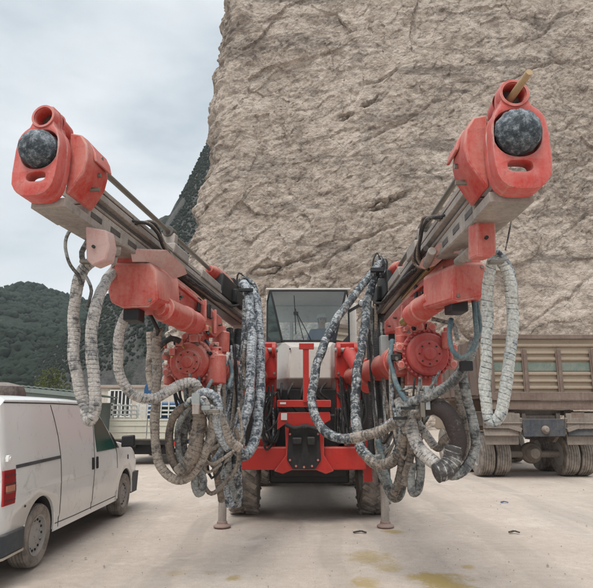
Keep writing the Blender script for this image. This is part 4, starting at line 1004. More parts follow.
# dark machinery body
ed=MB().box(RX-1.05,RX+1.05,9.15,14.6,.85,1.95).build('engine_deck',M['dark'],rig,bevel=.03)
MB().box(RX-.55,RX+.55,8.95,9.6,.62,1.55).build('articulation_block',M['dark'],rig,bevel=.03)
MB().box(RX-.62,RX+.62,9.2,15.2,.50,.86).build('belly_frame',M['dark'],rig,bevel=.04)
MB().box(RX-1.12,RX+1.12,11.4,14.7,1.5,2.35).build('engine_cover',M['red'],rig,bevel=.05)
for sd in (-1,1): MB().box(RX+sd*1.18-.17,RX+sd*1.18+.17,9.9,11.2,1.42,1.50).build('mudguard',M['red'],rig,bevel=.015)
# boom brackets and lift cylinders near the cab
for sd,(bx,by) in ((-1,(266,361)),(1,(346,361))):
    c=P(bx,by,8.9);w=.20;h_=.33
    bk=MB().obox(c,(Vector((1,0,0)),Vector((0,1,0)),Vector((0,0,1))),(.17,.16,.28)).build('boom_bracket',M['red'],rig,bevel=.03)
    for q in (-.13,.13):
        MB().cyl(c+Vector((q-.03,-.2,.15)),c+Vector((q+.03,-.2,.15)),.11,n=24).build('clevis',M['red'],bk,bevel=.01)
    MB().cyl(c+Vector((-.19,-.2,.15)),c+Vector((.19,-.2,.15)),.035,n=16).build('pin',M['boxgrey'],bk)
    for q in ((-.17,.20),(.17,.20),(-.17,-.2),(.17,-.2)): MB().cyl(c+Vector((q[0]*.8,-.16,q[1])),c+Vector((q[0]*.8,-.185,q[1])),.02,n=6).build('bolt',M['steel'],bk)
    e=P(243 if sd<0 else 369,388 if sd<0 else 386,8.0);s0=c+Vector((0,-.2,.15));d=e-s0
    b=MB();b.rings([(s0,.06),(s0+d*.12,.06),(s0+d*.12,.105),(s0+d*.92,.105),(s0+d*.92,.12),(e,.12)],28);b.build('lift_cylinder',M['red'],rig,bevel=.006)
    MB().obox(P(238 if sd<0 else 384,342,8.3),(Vector((1,0,0)),Vector((0,1,0)),Vector((0,0,1))),(.24 if sd<0 else .12,.2,.13)).build('boom_rear',M['red'],rig,bevel=.02,jit=.004)
M['foot']=paint('foot_pad',(.20,.05,.04),(.33,.26,.22),.6,.8,8)
# wheels, outriggers
for sd in (-1,1):
    for Y_,st_ in ((9.75,0),(13.4,0)):
        wheel(rig,(RX+sd*1.03,Y_,.66),.66,.44,Vector((sd,0,0)),1,rimr=.5,lugs=22)
for (x,yb,yt,Y_) in ((222,527,462,8.5),(385.5,527,470,8.5)):
    q=P(x,yb,Y_);z1=P(x,yt,Y_).z
    b=MB();b.rings([((q.x,Y_,.06),.058),((q.x,Y_,.62),.058)],20);jk=b.build('outrigger',M['beam'],rig,bevel=.004)
    b=MB();b.rings([((q.x,Y_,.0),.12),((q.x,Y_,.022),.12),((q.x,Y_,.045),.075),((q.x,Y_,.08),.07)],28);b.build('foot_pad',M['foot'],jk,bevel=.006)
    MB().rings([((q.x,Y_,.60),.085),((q.x,Y_,1.25),.085)],20).build('jack_tube',M['dark'],jk,bevel=.006)
    MB().box(min(q.x,RX),max(q.x,RX),8.62,8.78,.90,1.06).build('jack_beam',M['dark'],jk,bevel=.01)
# cab
CX=RX;Y0=9.45
zt=3.60;zb_=2.74
F=lambda x,y,z:Vector((CX+x,Y0+y,z))
cab=MB()
def strut(b,p,q,w=.05,h=.05): b.bar(p,q,w,h)
# posts + sills (frame)
cw=.64;bw=.44
TLf,TRf=F(-cw,0,zt),F(cw,0,zt);BLf,BRf=F(-bw,.03,zb_),F(bw,.03,zb_)
Lm,Rm=F(-.70,.38,zt-.10),F(.70,.38,zt-.10);Lb,Rb=F(-.70,.38,zb_),F(.70,.38,zb_)
b=MB();b.box(CX-.72,CX+.72,Y0-.04,Y0+1.55,zt,zt+.035)
b.box(CX-.70,CX+.70,Y0+.36,Y0+1.5,1.90,zb_-.04)            # lower cab
b.box(CX+.705,CX+.86,Y0+.5,Y0+1.5,1.9,zt-.12)
b.box(CX-.70,CX-.62,Y0+1.42,Y0+1.5,zb_-.04,zt);b.box(CX+.62,CX+.70,Y0+1.42,Y0+1.5,zb_-.04,zt)
b.box(CX-.70,CX+.70,Y0+1.42,Y0+1.5,zt-.32,zt);b.box(CX-.70,CX+.70,Y0+1.42,Y0+1.5,zb_-.04,zb_+.12)
for x in (-.30,.25): b.box(CX+x-.04,CX+x+.04,Y0+1.43,Y0+1.49,zb_,zt-.3)
for sd in (-1,1):
    b.box(CX+sd*.70-.03,CX+sd*.70+.03,Y0+.36,Y0+.44,zb_-.04,zt)
cab=b.build('cab',M['cabwhite'],rig,bevel=.02)
b=MB()
for p,q in ((TLf,TRf),(BLf,BRf),(TLf,BLf),(TRf,BRf)): b.bar(p,q,.035,.05,up=Vector((0,1,0)))
for A_,B_ in ((Lm,Lb),(Rm,Rb)): b.bar(A_,B_,.05,.05,up=Vector((0,1,0)))
b.bar(BLf,Lb,.04,.04);b.bar(BRf,Rb,.04,.04);b.bar(TLf,Lm,.04,.04);b.bar(TRf,Rm,.04,.04)
b.build('window_frame',M['black'],cab)
b=MB();b.faces([BLf,BRf,TRf,TLf],[(0,1,2,3)]);wsn=b.build('windscreen',M['glass'],cab)
for A_ in ((TLf,BLf,Lb,Lm),(TRf,BRf,Rb,Rm)): MB().quad(list(A_)).build('side_window',M['glassg'],cab)
for sd in (-1,1): MB().quad([F(sd*.70,.44,zb_),F(sd*.70,1.42,zb_),F(sd*.70,1.42,zt-.05),F(sd*.70,.44,zt-.05)]).build('side_window',M['glass'],cab)
MB().quad([F(-.62,1.46,zb_+.12),F(.62,1.46,zb_+.12),F(.62,1.46,zt-.32),F(-.62,1.46,zt-.32)]).build('rear_window',M['glass'],cab)
b=MB();p=F(-.06,-.05,zb_-.06);b.bar(p,F(-.22,-.035,3.28),.016,.012);b.bar(F(.10,-.05,zb_-.10),F(-.20,-.035,3.22),.012,.012);b.bar(F(-.24,-.05,3.50),F(-.21,-.045,2.85),.022,.012);b.obox(F(-.21,-.045,3.20),(Vector((1,0,0)),Vector((0,1,0)),Vector((0,0,1))),(.04,.012,.025))
b.build('wiper',M['black'],cab)
b=MB();b.box(CX+.06,CX+.40,Y0+.95,Y0+1.05,2.45,3.05);b.box(CX-.02,CX+.46,Y0+.5,Y0+1.0,2.28,2.45);b.build('seat',M['black'],cab,bevel=.04)
b=MB();b.box(CX-.42,CX+.42,Y0+.08,Y0+.30,2.4,2.72);b.build('dashboard',M['cabgrey'],cab,bevel=.03)
# faceted hood under the windscreen
def hood():
    z1=zb_-.035;z0=2.10;zl=1.93
    P_=[F(-.40,-.10,z1),F(.40,-.10,z1),F(.34,-.38,z1-.10),F(-.30,-.38,z1-.10),
        F(-.32,-.42,z0),F(.34,-.42,z0),F(.56,.30,z1),F(-.56,.30,z1),F(.60,.05,z0),F(-.60,.05,z0),
        F(-.62,.34,zl),F(.62,.34,zl),F(-.34,-.2,zl),F(.36,-.2,zl),F(-.60,.34,z1),F(.60,.34,z1)]
    b=MB();b.faces(P_,[(0,3,2,1),(3,4,5,2),(1,2,6),(2,5,8,6),(0,7,3),(3,7,9,4),(4,12,13,5),(5,13,11,8),(4,9,10,12),(8,11,15,6),(7,14,10,9),(0,1,6,15,14,7),(12,10,11,13),(10,14,15,11)])
    return b.build('hood',M['cabwhite'],rig,bevel=.015)
hood()
for x in (290,322): 
    q=P(x,349,Y0-.39);MB().cyl(q,q-Vector((0,.03,0)),.014,n=8).build('hood_latch',M['black'],rig)
# work lamp, grey electric box
b=MB();q=P(362,303,9.3);b.rings([(q+Vector((0,.14,0)),.05),(q+Vector((0,.06,0)),.06),(q,.065)],24);wl=b.build('work_lamp',M['black'],rig,bevel=.005)
MB().rings([(q-Vector((0,.004,0)),.057),(q-Vector((0,.02,0)),.03)],24).build('lens',simple('lamp_lens',(.25,.27,.27),.15),wl)
MB().bar(q+Vector((0,.1,0)),q+Vector((-.2,.25,-.1)),.04,.04).build('lamp_bracket',M['black'],wl)
pxbox('electric_box',381,390,335,363,6.6,.14,M['boxgrey'],.012)
pxbox('electric_box',214,222,342,358,7.2,.14,M['boxgrey'],.012)
pxbox('hose_bracket',389,395,332,340,6.5,.05,M['black'],.004)
# blue and red small bits low on the booms
# ------------------------------------------------------------------ hoses
def H_(pts,rpx,m,**k):
    Ym=sum(p[2] for p in pts)/len(pts);return hose(pts,rpx*Ym/FP,M[m],rig,**k)
# left feed: U loop hanging from the hanger plate
H_([(92,262,4.40),(82,272,4.42),(76,292,4.45),(74,320,4.5),(74,350,4.5),(77,380,4.5),(83,405,4.5),(90,420,4.45),(95,410,4.42),(94,385,4.4),(92,355,4.4),(93,325,4.4),(98,302,4.45),(103,288,4.6),(108,278,4.8),(113,272,4.95)],6.4,'h_pale',label='pale hose hanging in a long loop under the left feed')
H_([(78,225,4.3),(68,232,4.25),(65,246,4.25),(69,262,4.28),(79,274,4.35),(82,285,4.42)],2.0,'h_grey',ridge=0)
H_([(80,270,4.40),(86,276,4.35),(91,290,4.38),(88,308,4.42)],1.8,'h_grey',ridge=0)
H_([(84,262,4.38),(82,252,4.36),(88,240,4.36)],3.0,'h_grey',ridge=0)
# left: second and third loops
H_([(130,306,5.1),(123,322,5.1),(118,345,5.15),(119,370,5.2),(127,388,5.25),(140,398,5.3),(155,398,5.35),(170,391,5.4),(185,383,5.45),(195,384,5.5),(200,395,5.55),(202,402,5.6)],5.6,'h_pale',label='pale hose sweeping from the left boom head to the hose bundle')
H_([(158,328,5.6),(156,350,5.6),(157,372,5.6),(156,400,5.6),(155,430,5.6),(157,455,5.6),(165,472,5.6),(176,480,5.6),(188,477,5.6),(198,466,5.55),(206,450,5.5),(212,432,5.5),(214,415,5.5)],5.0,'h_beige',label='long beige hose hanging down and curling under the left boom')
H_([(150,332,5.9),(151,350,5.9),(150,372,5.9),(153,390,5.9)],4.2,'h_beige')
H_([(147,312,5.5),(152,318,5.5),(158,332,5.55),(152,340,5.6)],2.2,'h_black',ridge=0)
H_([(155,356,5.9),(163,343,5.8),(172,339,5.8),(180,342,5.8)],3.2,'h_black',ridge=0)
H_([(157,362,5.7),(157,374,5.7)],5.2,'h_blue')
for (o,m,r) in ((0,'h_brown',4.2),(9,'h_grey',3.6)):
    H_([(204-o*.2,400,5.6),(190+o*.3,404,5.6),(176+o*.8,414+o*.4,5.6),(170+o*.9,434,5.65),(171+o,455,5.7),(178+o*.8,470-o*.3,5.7),(186+o*.4,474-o*.4,5.7)],r,m)
H_([(196,388,5.5),(199,405,5.5),(199,425,5.5),(196,445,5.5),(189,462,5.5),(178,474,5.5)],7.8,'h_brown',pitch=.045,ridge=.14,label='thick brown corrugated hose')
H_([(208,402,5.7),(196,410,5.7),(186,425,5.75),(184,445,5.8),(188,460,5.8),(196,468,5.8),(203,478,5.8),(202,490,5.8),(198,493,5.8),(195,484,5.8),(196,470,5.8),(199,450,5.8)],4.2,'h_grey')
H_([(202,445,5.9),(203,465,5.9),(202,474,5.9)],4.2,'h_brown')
H_([(196,388,5.6),(206,396,5.5),(215,409,5.5),(222,424,5.5),(230,440,5.55),(240,449,5.6)],5.4,'h_beige')
H_([(192,402,5.5),(203,393,5.4),(214,396,5.4),(219,406,5.4),(216,420,5.45),(220,436,5.5),(228,448,5.6)],4.6,'h_blue')
H_([(204,412,5.4),(212,408,5.4),(218,414,5.4)],4.0,'h_pale')
for k in range(4):
    H_([(186+k*4,406-k*1.5,5.38),(190+k*4.5,400-k*.5,5.34),(200+k*3,401+k*2,5.34)],2.6,['h_white','h_grey','h_blue','h_pale'][k],ridge=.03)
H_([(212,380,5.9),(206,392,5.7),(205,402,5.6)],2.0,'h_teal',ridge=0)
H_([(205,340,6.2),(214,350,6.1),(222,358,6.1),(226,366,6.1)],1.8,'h_teal',ridge=0)
H_([(228,352,6.2),(224,372,6.1),(219,392,6.0),(222,408,5.9)],2.0,'h_pale',ridge=0)
H_([(222,356,6.2),(229,362,6.2),(232,374,6.2),(228,388,6.1)],2.2,'h_teal',ridge=0)
# blue-white pair from the left feed rear down to the bundle
H_([(243,283,7.3),(248,292,7.2),(250,310,7.1),(252,335,7.0),(251,360,6.9),(250,385,6.8),(247,410,6.7),(241,430,6.6),(234,443,6.5),(226,440,6.4),(217,424,6.2),(210,410,6.0),(203,402,5.8)],5.6,'h_blue',label='blue and white mottled hose falling from the left feed')
H_([(247,283,7.4),(255,296,7.3),(258,320,7.2),(260,350,7.1),(260,385,7.0),(258,415,6.9),(256,436,6.8),(251,449,6.7),(244,455,6.6),(236,448,6.5),(229,436,6.4)],5.6,'h_blue')
H_([(246,300,7.5),(245,330,7.4),(244,360,7.3),(240,390,7.2)],4.2,'h_dark')
for k,(a_,b_) in enumerate(((239,273),(243,277),(247,282),(241,286))):
    H_([(a_-1,288,7.4),(a_-2,279,7.4),(a_,b_,7.4),(a_+5,b_+4,7.4),(a_+8,291,7.4)],1.1,['h_black','h_dark'][k%2],ridge=0,wob=.001)
H_([(246,278,7.35),(254,286,7.3),(258,300,7.25),(256,315,7.2)],2.2,'h_dark',ridge=0)
# vertical bundle left of centre
H_([(236,345,7.6),(233,370,7.5),(232,400,7.4),(233,430,7.3),(235,460,7.3),(236,490,7.4),(238,505,7.5)],4.4,'h_dark')
H_([(228,360,7.3),(226,390,7.2),(225,420,7.2),(226,450,7.2),(230,480,7.3),(234,500,7.4)],4.2,'h_grey')
H_([(240,352,7.8),(240,380,7.7),(240,410,7.6),(241,440,7.5),(238,470,7.5),(240,500,7.6)],4.4,'h_dark')
H_([(224,385,7.0),(220,410,6.8),(218,435,6.7),(219,460,6.7),(224,485,6.9),(231,505,7.0)],4.6,'h_blue')
H_([(214,420,6.4),(214,445,6.4),(216,470,6.5),(220,492,6.6),(222,500,6.7)],3.8,'h_brown')
H_([(229,330,7.9),(231,345,7.8),(234,365,7.7),(230,392,7.6),(232,420,7.5)],4.6,'h_black')
H_([(238,330,8.0),(236,352,7.9),(238,372,7.9),(236,392,7.8)],5.0,'h_black')
H_([(190,330,6.6),(208,326,6.8),(224,334,7.1),(232,350,7.4)],4.0,'h_black')
# dark coils either side of the centre frame
for cx,sg in ((268,-1),(345,1)):
    for k in range(9):
        w=random.uniform(3,9);x=cx+random.uniform(-5,5);Yk=8.7+random.uniform(-.12,.15)
        H_([(x-sg*4,392,Yk+.1),(x+sg*w,404+k,Yk),(x+sg*w*.7,424+k,Yk-.05),(x-sg*2,440+k*.6,Yk),(x-sg*w,430,Yk+.08),(x-sg*w*.8,408,Yk+.1)],1.15,['h_black','h_black','h_dark'][k%3],ridge=0,n=8)
for k in range(5):
    x=282+k*11;H_([(x,383,8.9),(x+random.uniform(-6,6),392,8.7),(x+random.uniform(-8,8),400,8.75),(x+4,412,8.8)],1.3,'h_black',ridge=0,n=8)
# right: long diagonal hose crossing the hood
H_([(381,262,7.0),(376,268,6.95),(366,280,6.8),(352,298,6.6),(338,318,6.4),(325,342,6.2),(316,370,6.05),(312,395,5.95),(315,415,5.85),(324,430,5.75),(338,438,5.65),(354,438,5.55),(372,433,5.45),(390,425,5.35),(406,416,5.25),(418,415,5.2)],5.0,'h_dark',label='dark spiral wrapped hose crossing in front of the cab')
H_([(352,438.5,5.52),(372,433,5.43),(390,425.5,5.33),(406,416.5,5.23),(419,414,5.2)],5.6,'h_beige')
H_([(377,268,7.1),(372,285,7.0),(367,305,6.9),(364,330,6.7),(360,355,6.5),(356,380,6.3),(355,405,6.2),(357,430,6.0),(363,450,5.9),(376,463,5.8),(390,463,5.7),(400,450,5.6),(405,432,5.5),(404,415,5.4)],5.4,'h_dark',label='dark mottled hose looping down from the right feed')
H_([(366,455,5.88),(376,463,5.78),(390,463,5.68),(400,450,5.58),(404.5,434,5.5)],5.8,'h_beige')
H_([(384,300,7.6),(378,330,7.5),(376,360,7.4),(378,390,7.3),(380,420,7.2),(384,450,7.1)],4.6,'h_black')
H_([(372,310,7.8),(371,340,7.7),(372,370,7.6),(373,400,7.6),(372,440,7.6),(373,465,7.6)],4.8,'h_black')
H_([(388,345,7.2),(386,370,7.2),(388,400,7.1),(392,425,7.0)],4.6,'h_black')
H_([(381,330,7.7),(382,370,7.6),(384,400,7.5),(379,430,7.5),(380,460,7.5)],5.2,'h_black')
for k in range(5):
    a_=376+k*1.8;H_([(a_-2,276,7.0),(a_-3+k,262,7.0),(a_+1,253+k*1.5,7.0),(a_+4,262,7.0),(a_+3,278,7.0)],1.0,['h_black','h_dark'][k%2],ridge=0,wob=.001)
# right feed white U loop
H_([(493,257,3.9),(490,275,3.95),(488,300,4.0),(487,330,4.0),(486,360,4.0),(485,390,4.0),(487,412,4.0),(492,421,3.98),(499,414,3.95),(505,392,3.95),(509,360,3.95),(512,330,3.95),(512,300,3.95),(508,275,3.95),(500,260,3.95),(494,252,3.95)],6.4,'h_white',pitch=.040,label='whitish blue hose hanging in a long loop under the right feed')
H_([(497,252,3.9),(504,258,3.92),(512,272,3.95),(516,295,3.95),(514,320,3.95)],3.0,'h_blue',ridge=0)
H_([(505,250,3.9),(509,232,3.8),(512,218,3.75),(511,206,3.7)],1.0,'h_grey',ridge=0,n=8)
# teal thin hoses
H_([(474,298,4.5),(476,318,4.5),(477,338,4.5),(471,353,4.5),(461,358,4.5),(453,350,4.5),(450,335,4.55),(451,320,4.6)],2.8,'h_teal',ridge=0,label='smooth blue grey hose looping by the right actuator')
H_([(478,300,4.6),(480,325,4.6),(475,345,4.6),(468,360,4.6)],2.2,'h_teal',ridge=0)
H_([(392,340,5.6),(391,360,5.5),(395,380,5.4),(402,396,5.3),(408,404,5.25)],3.0,'h_teal',ridge=0)
H_([(400,392,5.3),(412,388,5.25),(425,390,5.2),(434,382,5.2),(440,370,5.2)],1.3,'h_grey',ridge=0,n=8)
H_([(432,318,5.0),(444,322,4.95),(454,326,4.9),(458,340,4.9)],2.4,'h_grey',ridge=0)
# right: grey sweep from the bundle up
H_([(476,338,4.8),(471,352,4.8),(464,368,4.85),(452,382,4.9),(438,392,4.95),(422,398,5.0),(410,403,5.05),(402,414,5.1),(400,424,5.15)],5.6,'h_grey',label='grey hose rising from the bundle to the right boom')
H_([(462,372,4.95),(466,392,4.95),(470,412,5.0),(474,432,5.0),(475,450,5.0),(468,466,5.0),(456,474,5.0),(444,474,5.0)],5.4,'h_grey')
H_([(458,376,5.1),(460,400,5.1),(464,425,5.1),(466,445,5.1),(462,460,5.1)],4.4,'h_beige')
H_([(392,372,5.8),(396,392,5.7),(404,408,5.6)],5.0,'h_brown')
H_([(398,400,5.5),(404,420,5.4),(408,432,5.4)],5.4,'h_pale')
# maroon thick hose
H_([(424,407,5.1),(436,406,5.05),(447,414,5.0),(454,428,5.0),(457,443,5.0),(453,458,5.0)],9.6,'h_maroon',ridge=.02,pitch=.06,label='thick maroon rubber hose arching at the right')
H_([(455,447,5.0),(452,460,5.0),(445,470,4.98),(436,474,4.96)],9.9,'h_band',pitch=.055,ridge=.10)
H_([(408,414,5.2),(412,430,5.2),(419,446,5.15),(428,458,5.1),(438,466,5.05)],7.0,'h_pale',wob=.008)
H_([(412,408,5.3),(418,422,5.3),(426,436,5.3),(434,446,5.3)],4.6,'h_pale')
H_([(430,442,5.4),(438,448,5.4),(444,440,5.4),(450,436,5.4)],4.0,'h_brown')
# lower right loops
H_([(402,418,5.6),(404,440,5.6),(402,462,5.6),(398,484,5.65),(392,498,5.7)],4.6,'h_brown')
H_([(377,455,5.9),(384,480,5.9),(392,497,5.85),(399,494,5.8),(402,478,5.75),(401,455,5.7),(403,430,5.6)],4.4,'h_grey')
H_([(409,425,5.5),(411,448,5.5),(408,470,5.5),(404,486,5.5)],4.4,'h_brown')
H_([(414,440,5.5),(419,455,5.5),(421,472,5.5),(418,488,5.5),(413,492,5.5),(411,480,5.5),(413,462,5.5)],4.8,'h_grey')
H_([(378,440,6.4),(384,465,6.4),(390,485,6.4),(396,499,6.4),(402,492,6.4),(405,470,6.4),(406,445,6.4)],3.2,'h_teal',ridge=.04)
# clamps
AX=(Vector((1,0,0)),Vector((0,1,0)),Vector((0,0,1)))
for x,y,Y_,w,h_,m in ((196,399,5.25,.035,.05,'boxgrey'),(196,409,5.22,.03,.045,'beam'),(206,408,5.3,.04,.02,'boxgrey'),(214,411,5.3,.05,.016,'steel'),(422,404,5.0,.02,.11,'steel'),(427,398,5.0,.02,.10,'boxgrey'),(408,408,5.0,.06,.012,'black'),(400,418,5.1,.06,.014,'black'),(466,366,4.75,.05,.04,'black'),(87,262,4.32,.05,.012,'steel'),(496,262,3.82,.05,.012,'steel'),(246,290,7.1,.09,.02,'black'),(377,270,6.8,.08,.025,'black')):
    MB().obox(P(x,y,Y_),AX,(w,.03,h_)).build('hose_clamp',M[m],rig,bevel=.004)

# many thinner service hoses sagging through the bundles
hr=random.Random(21)
def thin(n,A,B,yrng,sag,ms):
    for k in range(n):
        ax_,ay,aY=[hr.uniform(*q) for q in A];bx_,by,bY=[hr.uniform(*q) for q in B]
        lo=max(ay,by)+hr.uniform(*sag)
        pts=[(ax_,ay,aY),(ax_+(bx_-ax_)*.15+hr.uniform(-3,3),ay+(lo-ay)*.6,aY),(ax_*.65+bx_*.35,lo-2,aY*.6+bY*.4),(ax_*.4+bx_*.6,lo,aY*.4+bY*.6),(bx_+hr.uniform(-3,3),by+(lo-by)*.6,bY),(bx_,by,bY)]
        H_(pts,hr.uniform(*yrng),hr.choice(ms),ridge=.03 if hr.random()<.4 else 0,n=8)
MS=['h_dark','h_black','h_grey','h_brown','h_beige','h_blue']
thin(9,((183,200),(372,392),(5.7,6.2)),((205,240),(395,430),(6.0,6.8)),(1.3,2.6),(18,62),MS)
thin(8,((205,225),(345,372),(6.1,6.8)),((228,246),(340,372),(6.8,7.6)),(1.2,2.4),(40,105),MS)
thin(8,((388,404),(345,385),(5.6,6.4)),((404,426),(388,408),(5.2,5.7)),(1.3,2.5),(25,70),MS)
thin(7,((366,384),(300,350),(6.8,7.6)),((390,402),(352,392),(5.8,6.6)),(1.3,2.4),(60,110),MS)
thin(6,((408,440),(372,384),(5.2,5.6)),((398,410),(402,415),(5.2,5.5)),(1.0,1.8),(3,22),['h_black','h_grey','h_teal'])
thin(5,((172,200),(376,386),(5.8,6.1)),((200,216),(392,410),(5.6,5.9)),(1.0,1.8),(2,18),['h_black','h_grey','h_teal'])
thin(6,((252,262),(372,392),(8.2,8.8)),((258,280),(385,405),(8.5,8.8)),(1.0,1.8),(20,52),['h_black'])
thin(6,((336,348),(372,392),(8.2,8.8)),((350,364),(385,405),(8.3,8.8)),(1.0,1.8),(20,52),['h_black'])

# hydraulic fittings and valve blocks crowded round the knuckles
fr2=random.Random(5)
for (cx,cy,cY,dx,dy,par) in ((189,335,5.9,22,8,bl[1]),(216,352,6.1,10,16,bl[1]),(170,345,6.0,10,12,bl[1]),(416,327,5.45,14,5,br[1]),(402,345,5.5,9,16,br[1])):
    for k in range(4):
        q=P(cx+fr2.uniform(-dx,dx),cy+fr2.uniform(-dy,dy),cY+fr2.uniform(-.08,.1));w_=fr2.uniform(.018,.045)
        MB().obox(q,AX,(w_,fr2.uniform(.03,.07),fr2.uniform(.015,.04))).build('valve_block',M[fr2.choice(['pink','pink','redhead','dark','beam'])],par,bevel=.005)
        d=Vector((fr2.uniform(-.6,.6),fr2.uniform(-.8,-.1),fr2.uniform(-1,.4))).normalized()
        b=MB();b.rings([(q,.020),(q+d*.05,.020),(q+d*.05,.014),(q+d*.09,.014)],8);b.build('fitting',M[fr2.choice(['steel','steel','brass','black'])],par)


# ------------------------------------------------------------------ operator
def skin(name,verts,edges,rad,m,parent,sub=2,root=0):
    me=bpy.data.meshes.new(name);me.from_pydata([tuple(v) for v in verts],edges,[])
    o=bpy.data.objects.new(name,me);COL.objects.link(o)
    s=o.modifiers.new('skin','SKIN');sv=me.skin_vertices[0].data
    for d,r in zip(sv,rad): d.radius=(r,r) if not hasattr(r,'__len__') else r
    sv[root].use_root=True
    ss=o.modifiers.new('sub','SUBSURF');ss.levels=sub;ss.render_levels=sub
    dg=bpy.context.evaluated_depsgraph_get();e=bpy.data.meshes.new_from_object(o.evaluated_get(dg));bpy.data.objects.remove(o)
    b=MB();b.bm.from_mesh(e);return b.build(name,m,parent,smooth=180)
sh_=P(322,330,Y0+.72);hx=sh_.x;hy=Y0+.72;zs=sh_.z-.03
pr=empty('person',(hx,hy,2.45),'operator in a dark blue jacket and pale cap sitting inside the cab','person')
V=[];E_=[];RD=[]
def ad(p,r,par=None):
    V.append(Vector(p));RD.append(r)
    if par is not None:E_.append((par,len(V)-1))
    return len(V)-1
pel=ad((hx,hy,2.56),(.16,.12));ab=ad((hx,hy,2.68),(.15,.11),pel);ch=ad((hx,hy-.01,zs-.13),(.17,.12),ab);nk=ad((hx,hy-.02,zs+.04),(.065,.065),ch)
nk2=ad((hx,hy-.035,zs+.11),(.055,.058),nk);hd=ad((hx,hy-.05,zs+.19),(.072,.088),nk2);ht=ad((hx,hy-.04,zs+.27),(.070,.085),hd)
hands=[]
for sd in (-1,1):
    a_=ad((hx+sd*.17,hy,zs-.02),.062,ch);e_=ad((hx+sd*.24,hy-.06,zs-.28),.048,a_);w_=ad((hx+sd*.16,hy-.30,zs-.30),.032,e_);h_=ad((hx+sd*.14,hy-.37,zs-.29),(.036,.022),w_)
    for f in range(4):
        q=ad((hx+sd*(.14-.03+.02*f),hy-.42,zs-.285),.010,h_);q=ad((hx+sd*(.14-.03+.02*f),hy-.45,zs-.30),.009,q);ad((hx+sd*(.14-.03+.02*f),hy-.455,zs-.325),.008,q)
    q=ad((hx+sd*.105,hy-.37,zs-.28),.010,h_);ad((hx+sd*.09,hy-.41,zs-.29),.009,q)
    t_=ad((hx+sd*.12,hy-.06,2.53),.09,pel);k_=ad((hx+sd*.15,hy-.40,2.54),.062,t_);f_=ad((hx+sd*.14,hy-.42,2.18),.045,k_);ad((hx+sd*.14,hy-.50,2.12),.035,f_)
skn=simple('skin',(.38,.22,.15),.6,0,.1)
bd=skin('body',V,E_,RD,skn,pr,sub=2,root=0)
# jacket
V=[];E_=[];RD=[]
pel=ad((hx,hy,2.58),(.175,.135));ab=ad((hx,hy,2.70),(.165,.13),pel);ch=ad((hx,hy-.01,zs-.12),(.185,.135),ab);ad((hx,hy-.015,zs+.035),(.085,.08),ch)
for sd in (-1,1):
    a_=ad((hx+sd*.18,hy,zs-.02),.080,ch);e_=ad((hx+sd*.25,hy-.06,zs-.28),.064,a_);ad((hx+sd*.17,hy-.29,zs-.30),.046,e_)
jm=simple('jacket_blue',(.07,.12,.20),.85,0,.3,10)
skin('jacket',V,E_,RD,jm,pr)
b=MB();b.sphere((hx,hy-.045,zs+.245),.098,(1,1.12,.85),24,14)
for v in list(b.bm.verts):
    if v.co.z<zs+.235: v.co.z=zs+.235
b.obox((hx,hy-.17,zs+.238),AX,(.06,.045,.006));b.build('cap',simple('cap_pale',(.50,.48,.44),.8),pr)
b=MB();b.sphere((hx,hy-.148,zs+.175),.016,(.8,1.1,1.2),10,8);b.build('nose',skn,pr)
for sd in (-1,1):
    MB().sphere((hx+sd*.032,hy-.128,zs+.205),.012,n=12,m=8).build('eye',simple('eye_dark',(.03,.02,.02),.3),pr)
    MB().sphere((hx+sd*.078,hy-.04,zs+.18),.022,(.4,.8,1.3),10,8).build('ear',skn,pr)
MB().obox((hx,hy-.132,zs+.135),AX,(.022,.005,.004)).build('mouth',simple('lip',(.25,.09,.07),.6),pr)
MB().sphere((hx,hy-.02,zs+.20),.085,(1,1,.9),20,12).build('hair',M['black'],pr)

# ------------------------------------------------------------------ camera, light
cam=bpy.data.cameras.new('camera');co=bpy.data.objects.new('camera',cam);COL.objects.link(co)
co.location=(0,0,CH);co.rotation_euler=(math.pi/2+PITCH,0,0)
cam.sensor_fit='HORIZONTAL';cam.sensor_width=36;cam.lens=36*FP/593;cam.clip_end=5000;cam.clip_start=.05
S.camera=co
EL,AZ=58,200      # soft high light from behind-left of the viewer
w=bpy.data.worlds.new('World');S.world=w;w.use_nodes=True;t=w.node_tree;bg=t.nodes['Background']
sk=N(t,'ShaderNodeTexSky');sk.sky_type='NISHITA';sk.sun_disc=False;sk.sun_elevation=R(EL);sk.sun_rotation=R(AZ);sk.air_density=1.5;sk.dust_density=4
v=N(t,'ShaderNodeTexCoord').outputs['Generated']
mp=N(t,'ShaderNodeMapping');mp.inputs['Scale'].default_value=(1,1,2.6);t.links.new(v,mp.inputs[0])
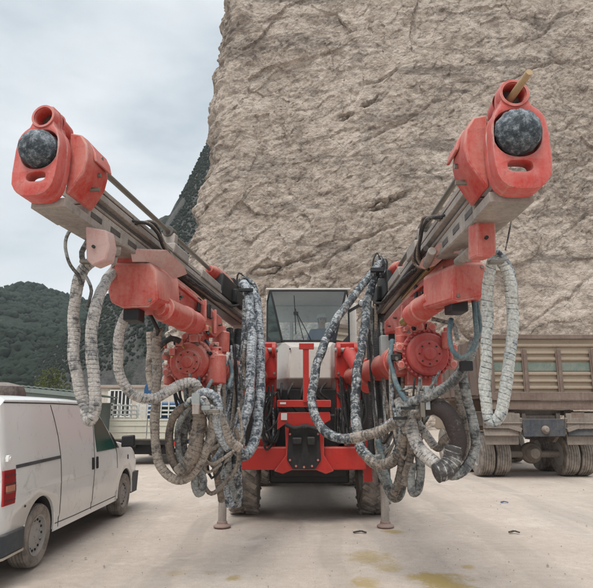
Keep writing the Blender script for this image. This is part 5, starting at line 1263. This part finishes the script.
n1=noise_n(t,mp.outputs[0],1.7,6,.5,.35);n2=noise_n(t,mp.outputs[0],5,6,.55,.3)
f=mth(t,'ADD',mth(t,'MULTIPLY',n1,.75),mth(t,'MULTIPLY',n2,.25))
cl=ramp(t,f,[(.38,(5.3,6.1,6.8)),(.50,(7.6,8.2,8.6)),(.62,(9.2,9.7,10.0))])
zz2=N(t,'ShaderNodeSeparateXYZ');t.links.new(v,zz2.inputs[0])
boost=mth(t,'ADD',1.0,mth(t,'MULTIPLY',mth(t,'MAXIMUM',mth(t,'SUBTRACT',zz2.outputs[2],.62),0),3.0))
vm=N(t,'ShaderNodeVectorMath',operation='SCALE');t.links.new(cl,vm.inputs[0]);t.links.new(boost,vm.inputs['Scale']);cl=vm.outputs[0]
mx=mixc(t,.90,sk.outputs[0],cl);t.links.new(mx,bg.inputs[0]);bg.inputs[1].default_value=.075
sl=bpy.data.lights.new('sun','SUN');sl.energy=1.5;sl.angle=R(25);sl.color=(1,.96,.90);so=bpy.data.objects.new('sun',sl);COL.objects.link(so)
# sun direction consistent with the sky texture
az=R(AZ);el=R(EL)
d=Vector((math.sin(az)*math.cos(el),math.cos(az)*math.cos(el),math.sin(el)))
so.rotation_euler=d.to_track_quat('Z','Y').to_euler()
so.location=(0,0,60)
S.view_settings.view_transform='Standard';S.view_settings.look='None';S.view_settings.gamma=1;S.view_settings.exposure=.50
S.view_settings.use_curve_mapping=False

# air: even thin haze over the whole quarry
hz=MB().box(-900,900,-250,1000,-3,140).build('haze',bpy.data.materials.new('haze_air'),None,smooth=180)
m=hz.data.materials[0];m.use_nodes=True;t=m.node_tree;t.nodes.remove(t.nodes['Principled BSDF'])
pv=N(t,'ShaderNodeVolumePrincipled');pv.inputs['Color'].default_value=(.86,.92,1,1);pv.inputs['Density'].default_value=.0004
t.links.new(pv.outputs[0],t.nodes['Material Output'].inputs['Volume']);hz.display_type='BOUNDS'
tag(hz,'thin pale haze in the air over the quarry','haze',kind='stuff')
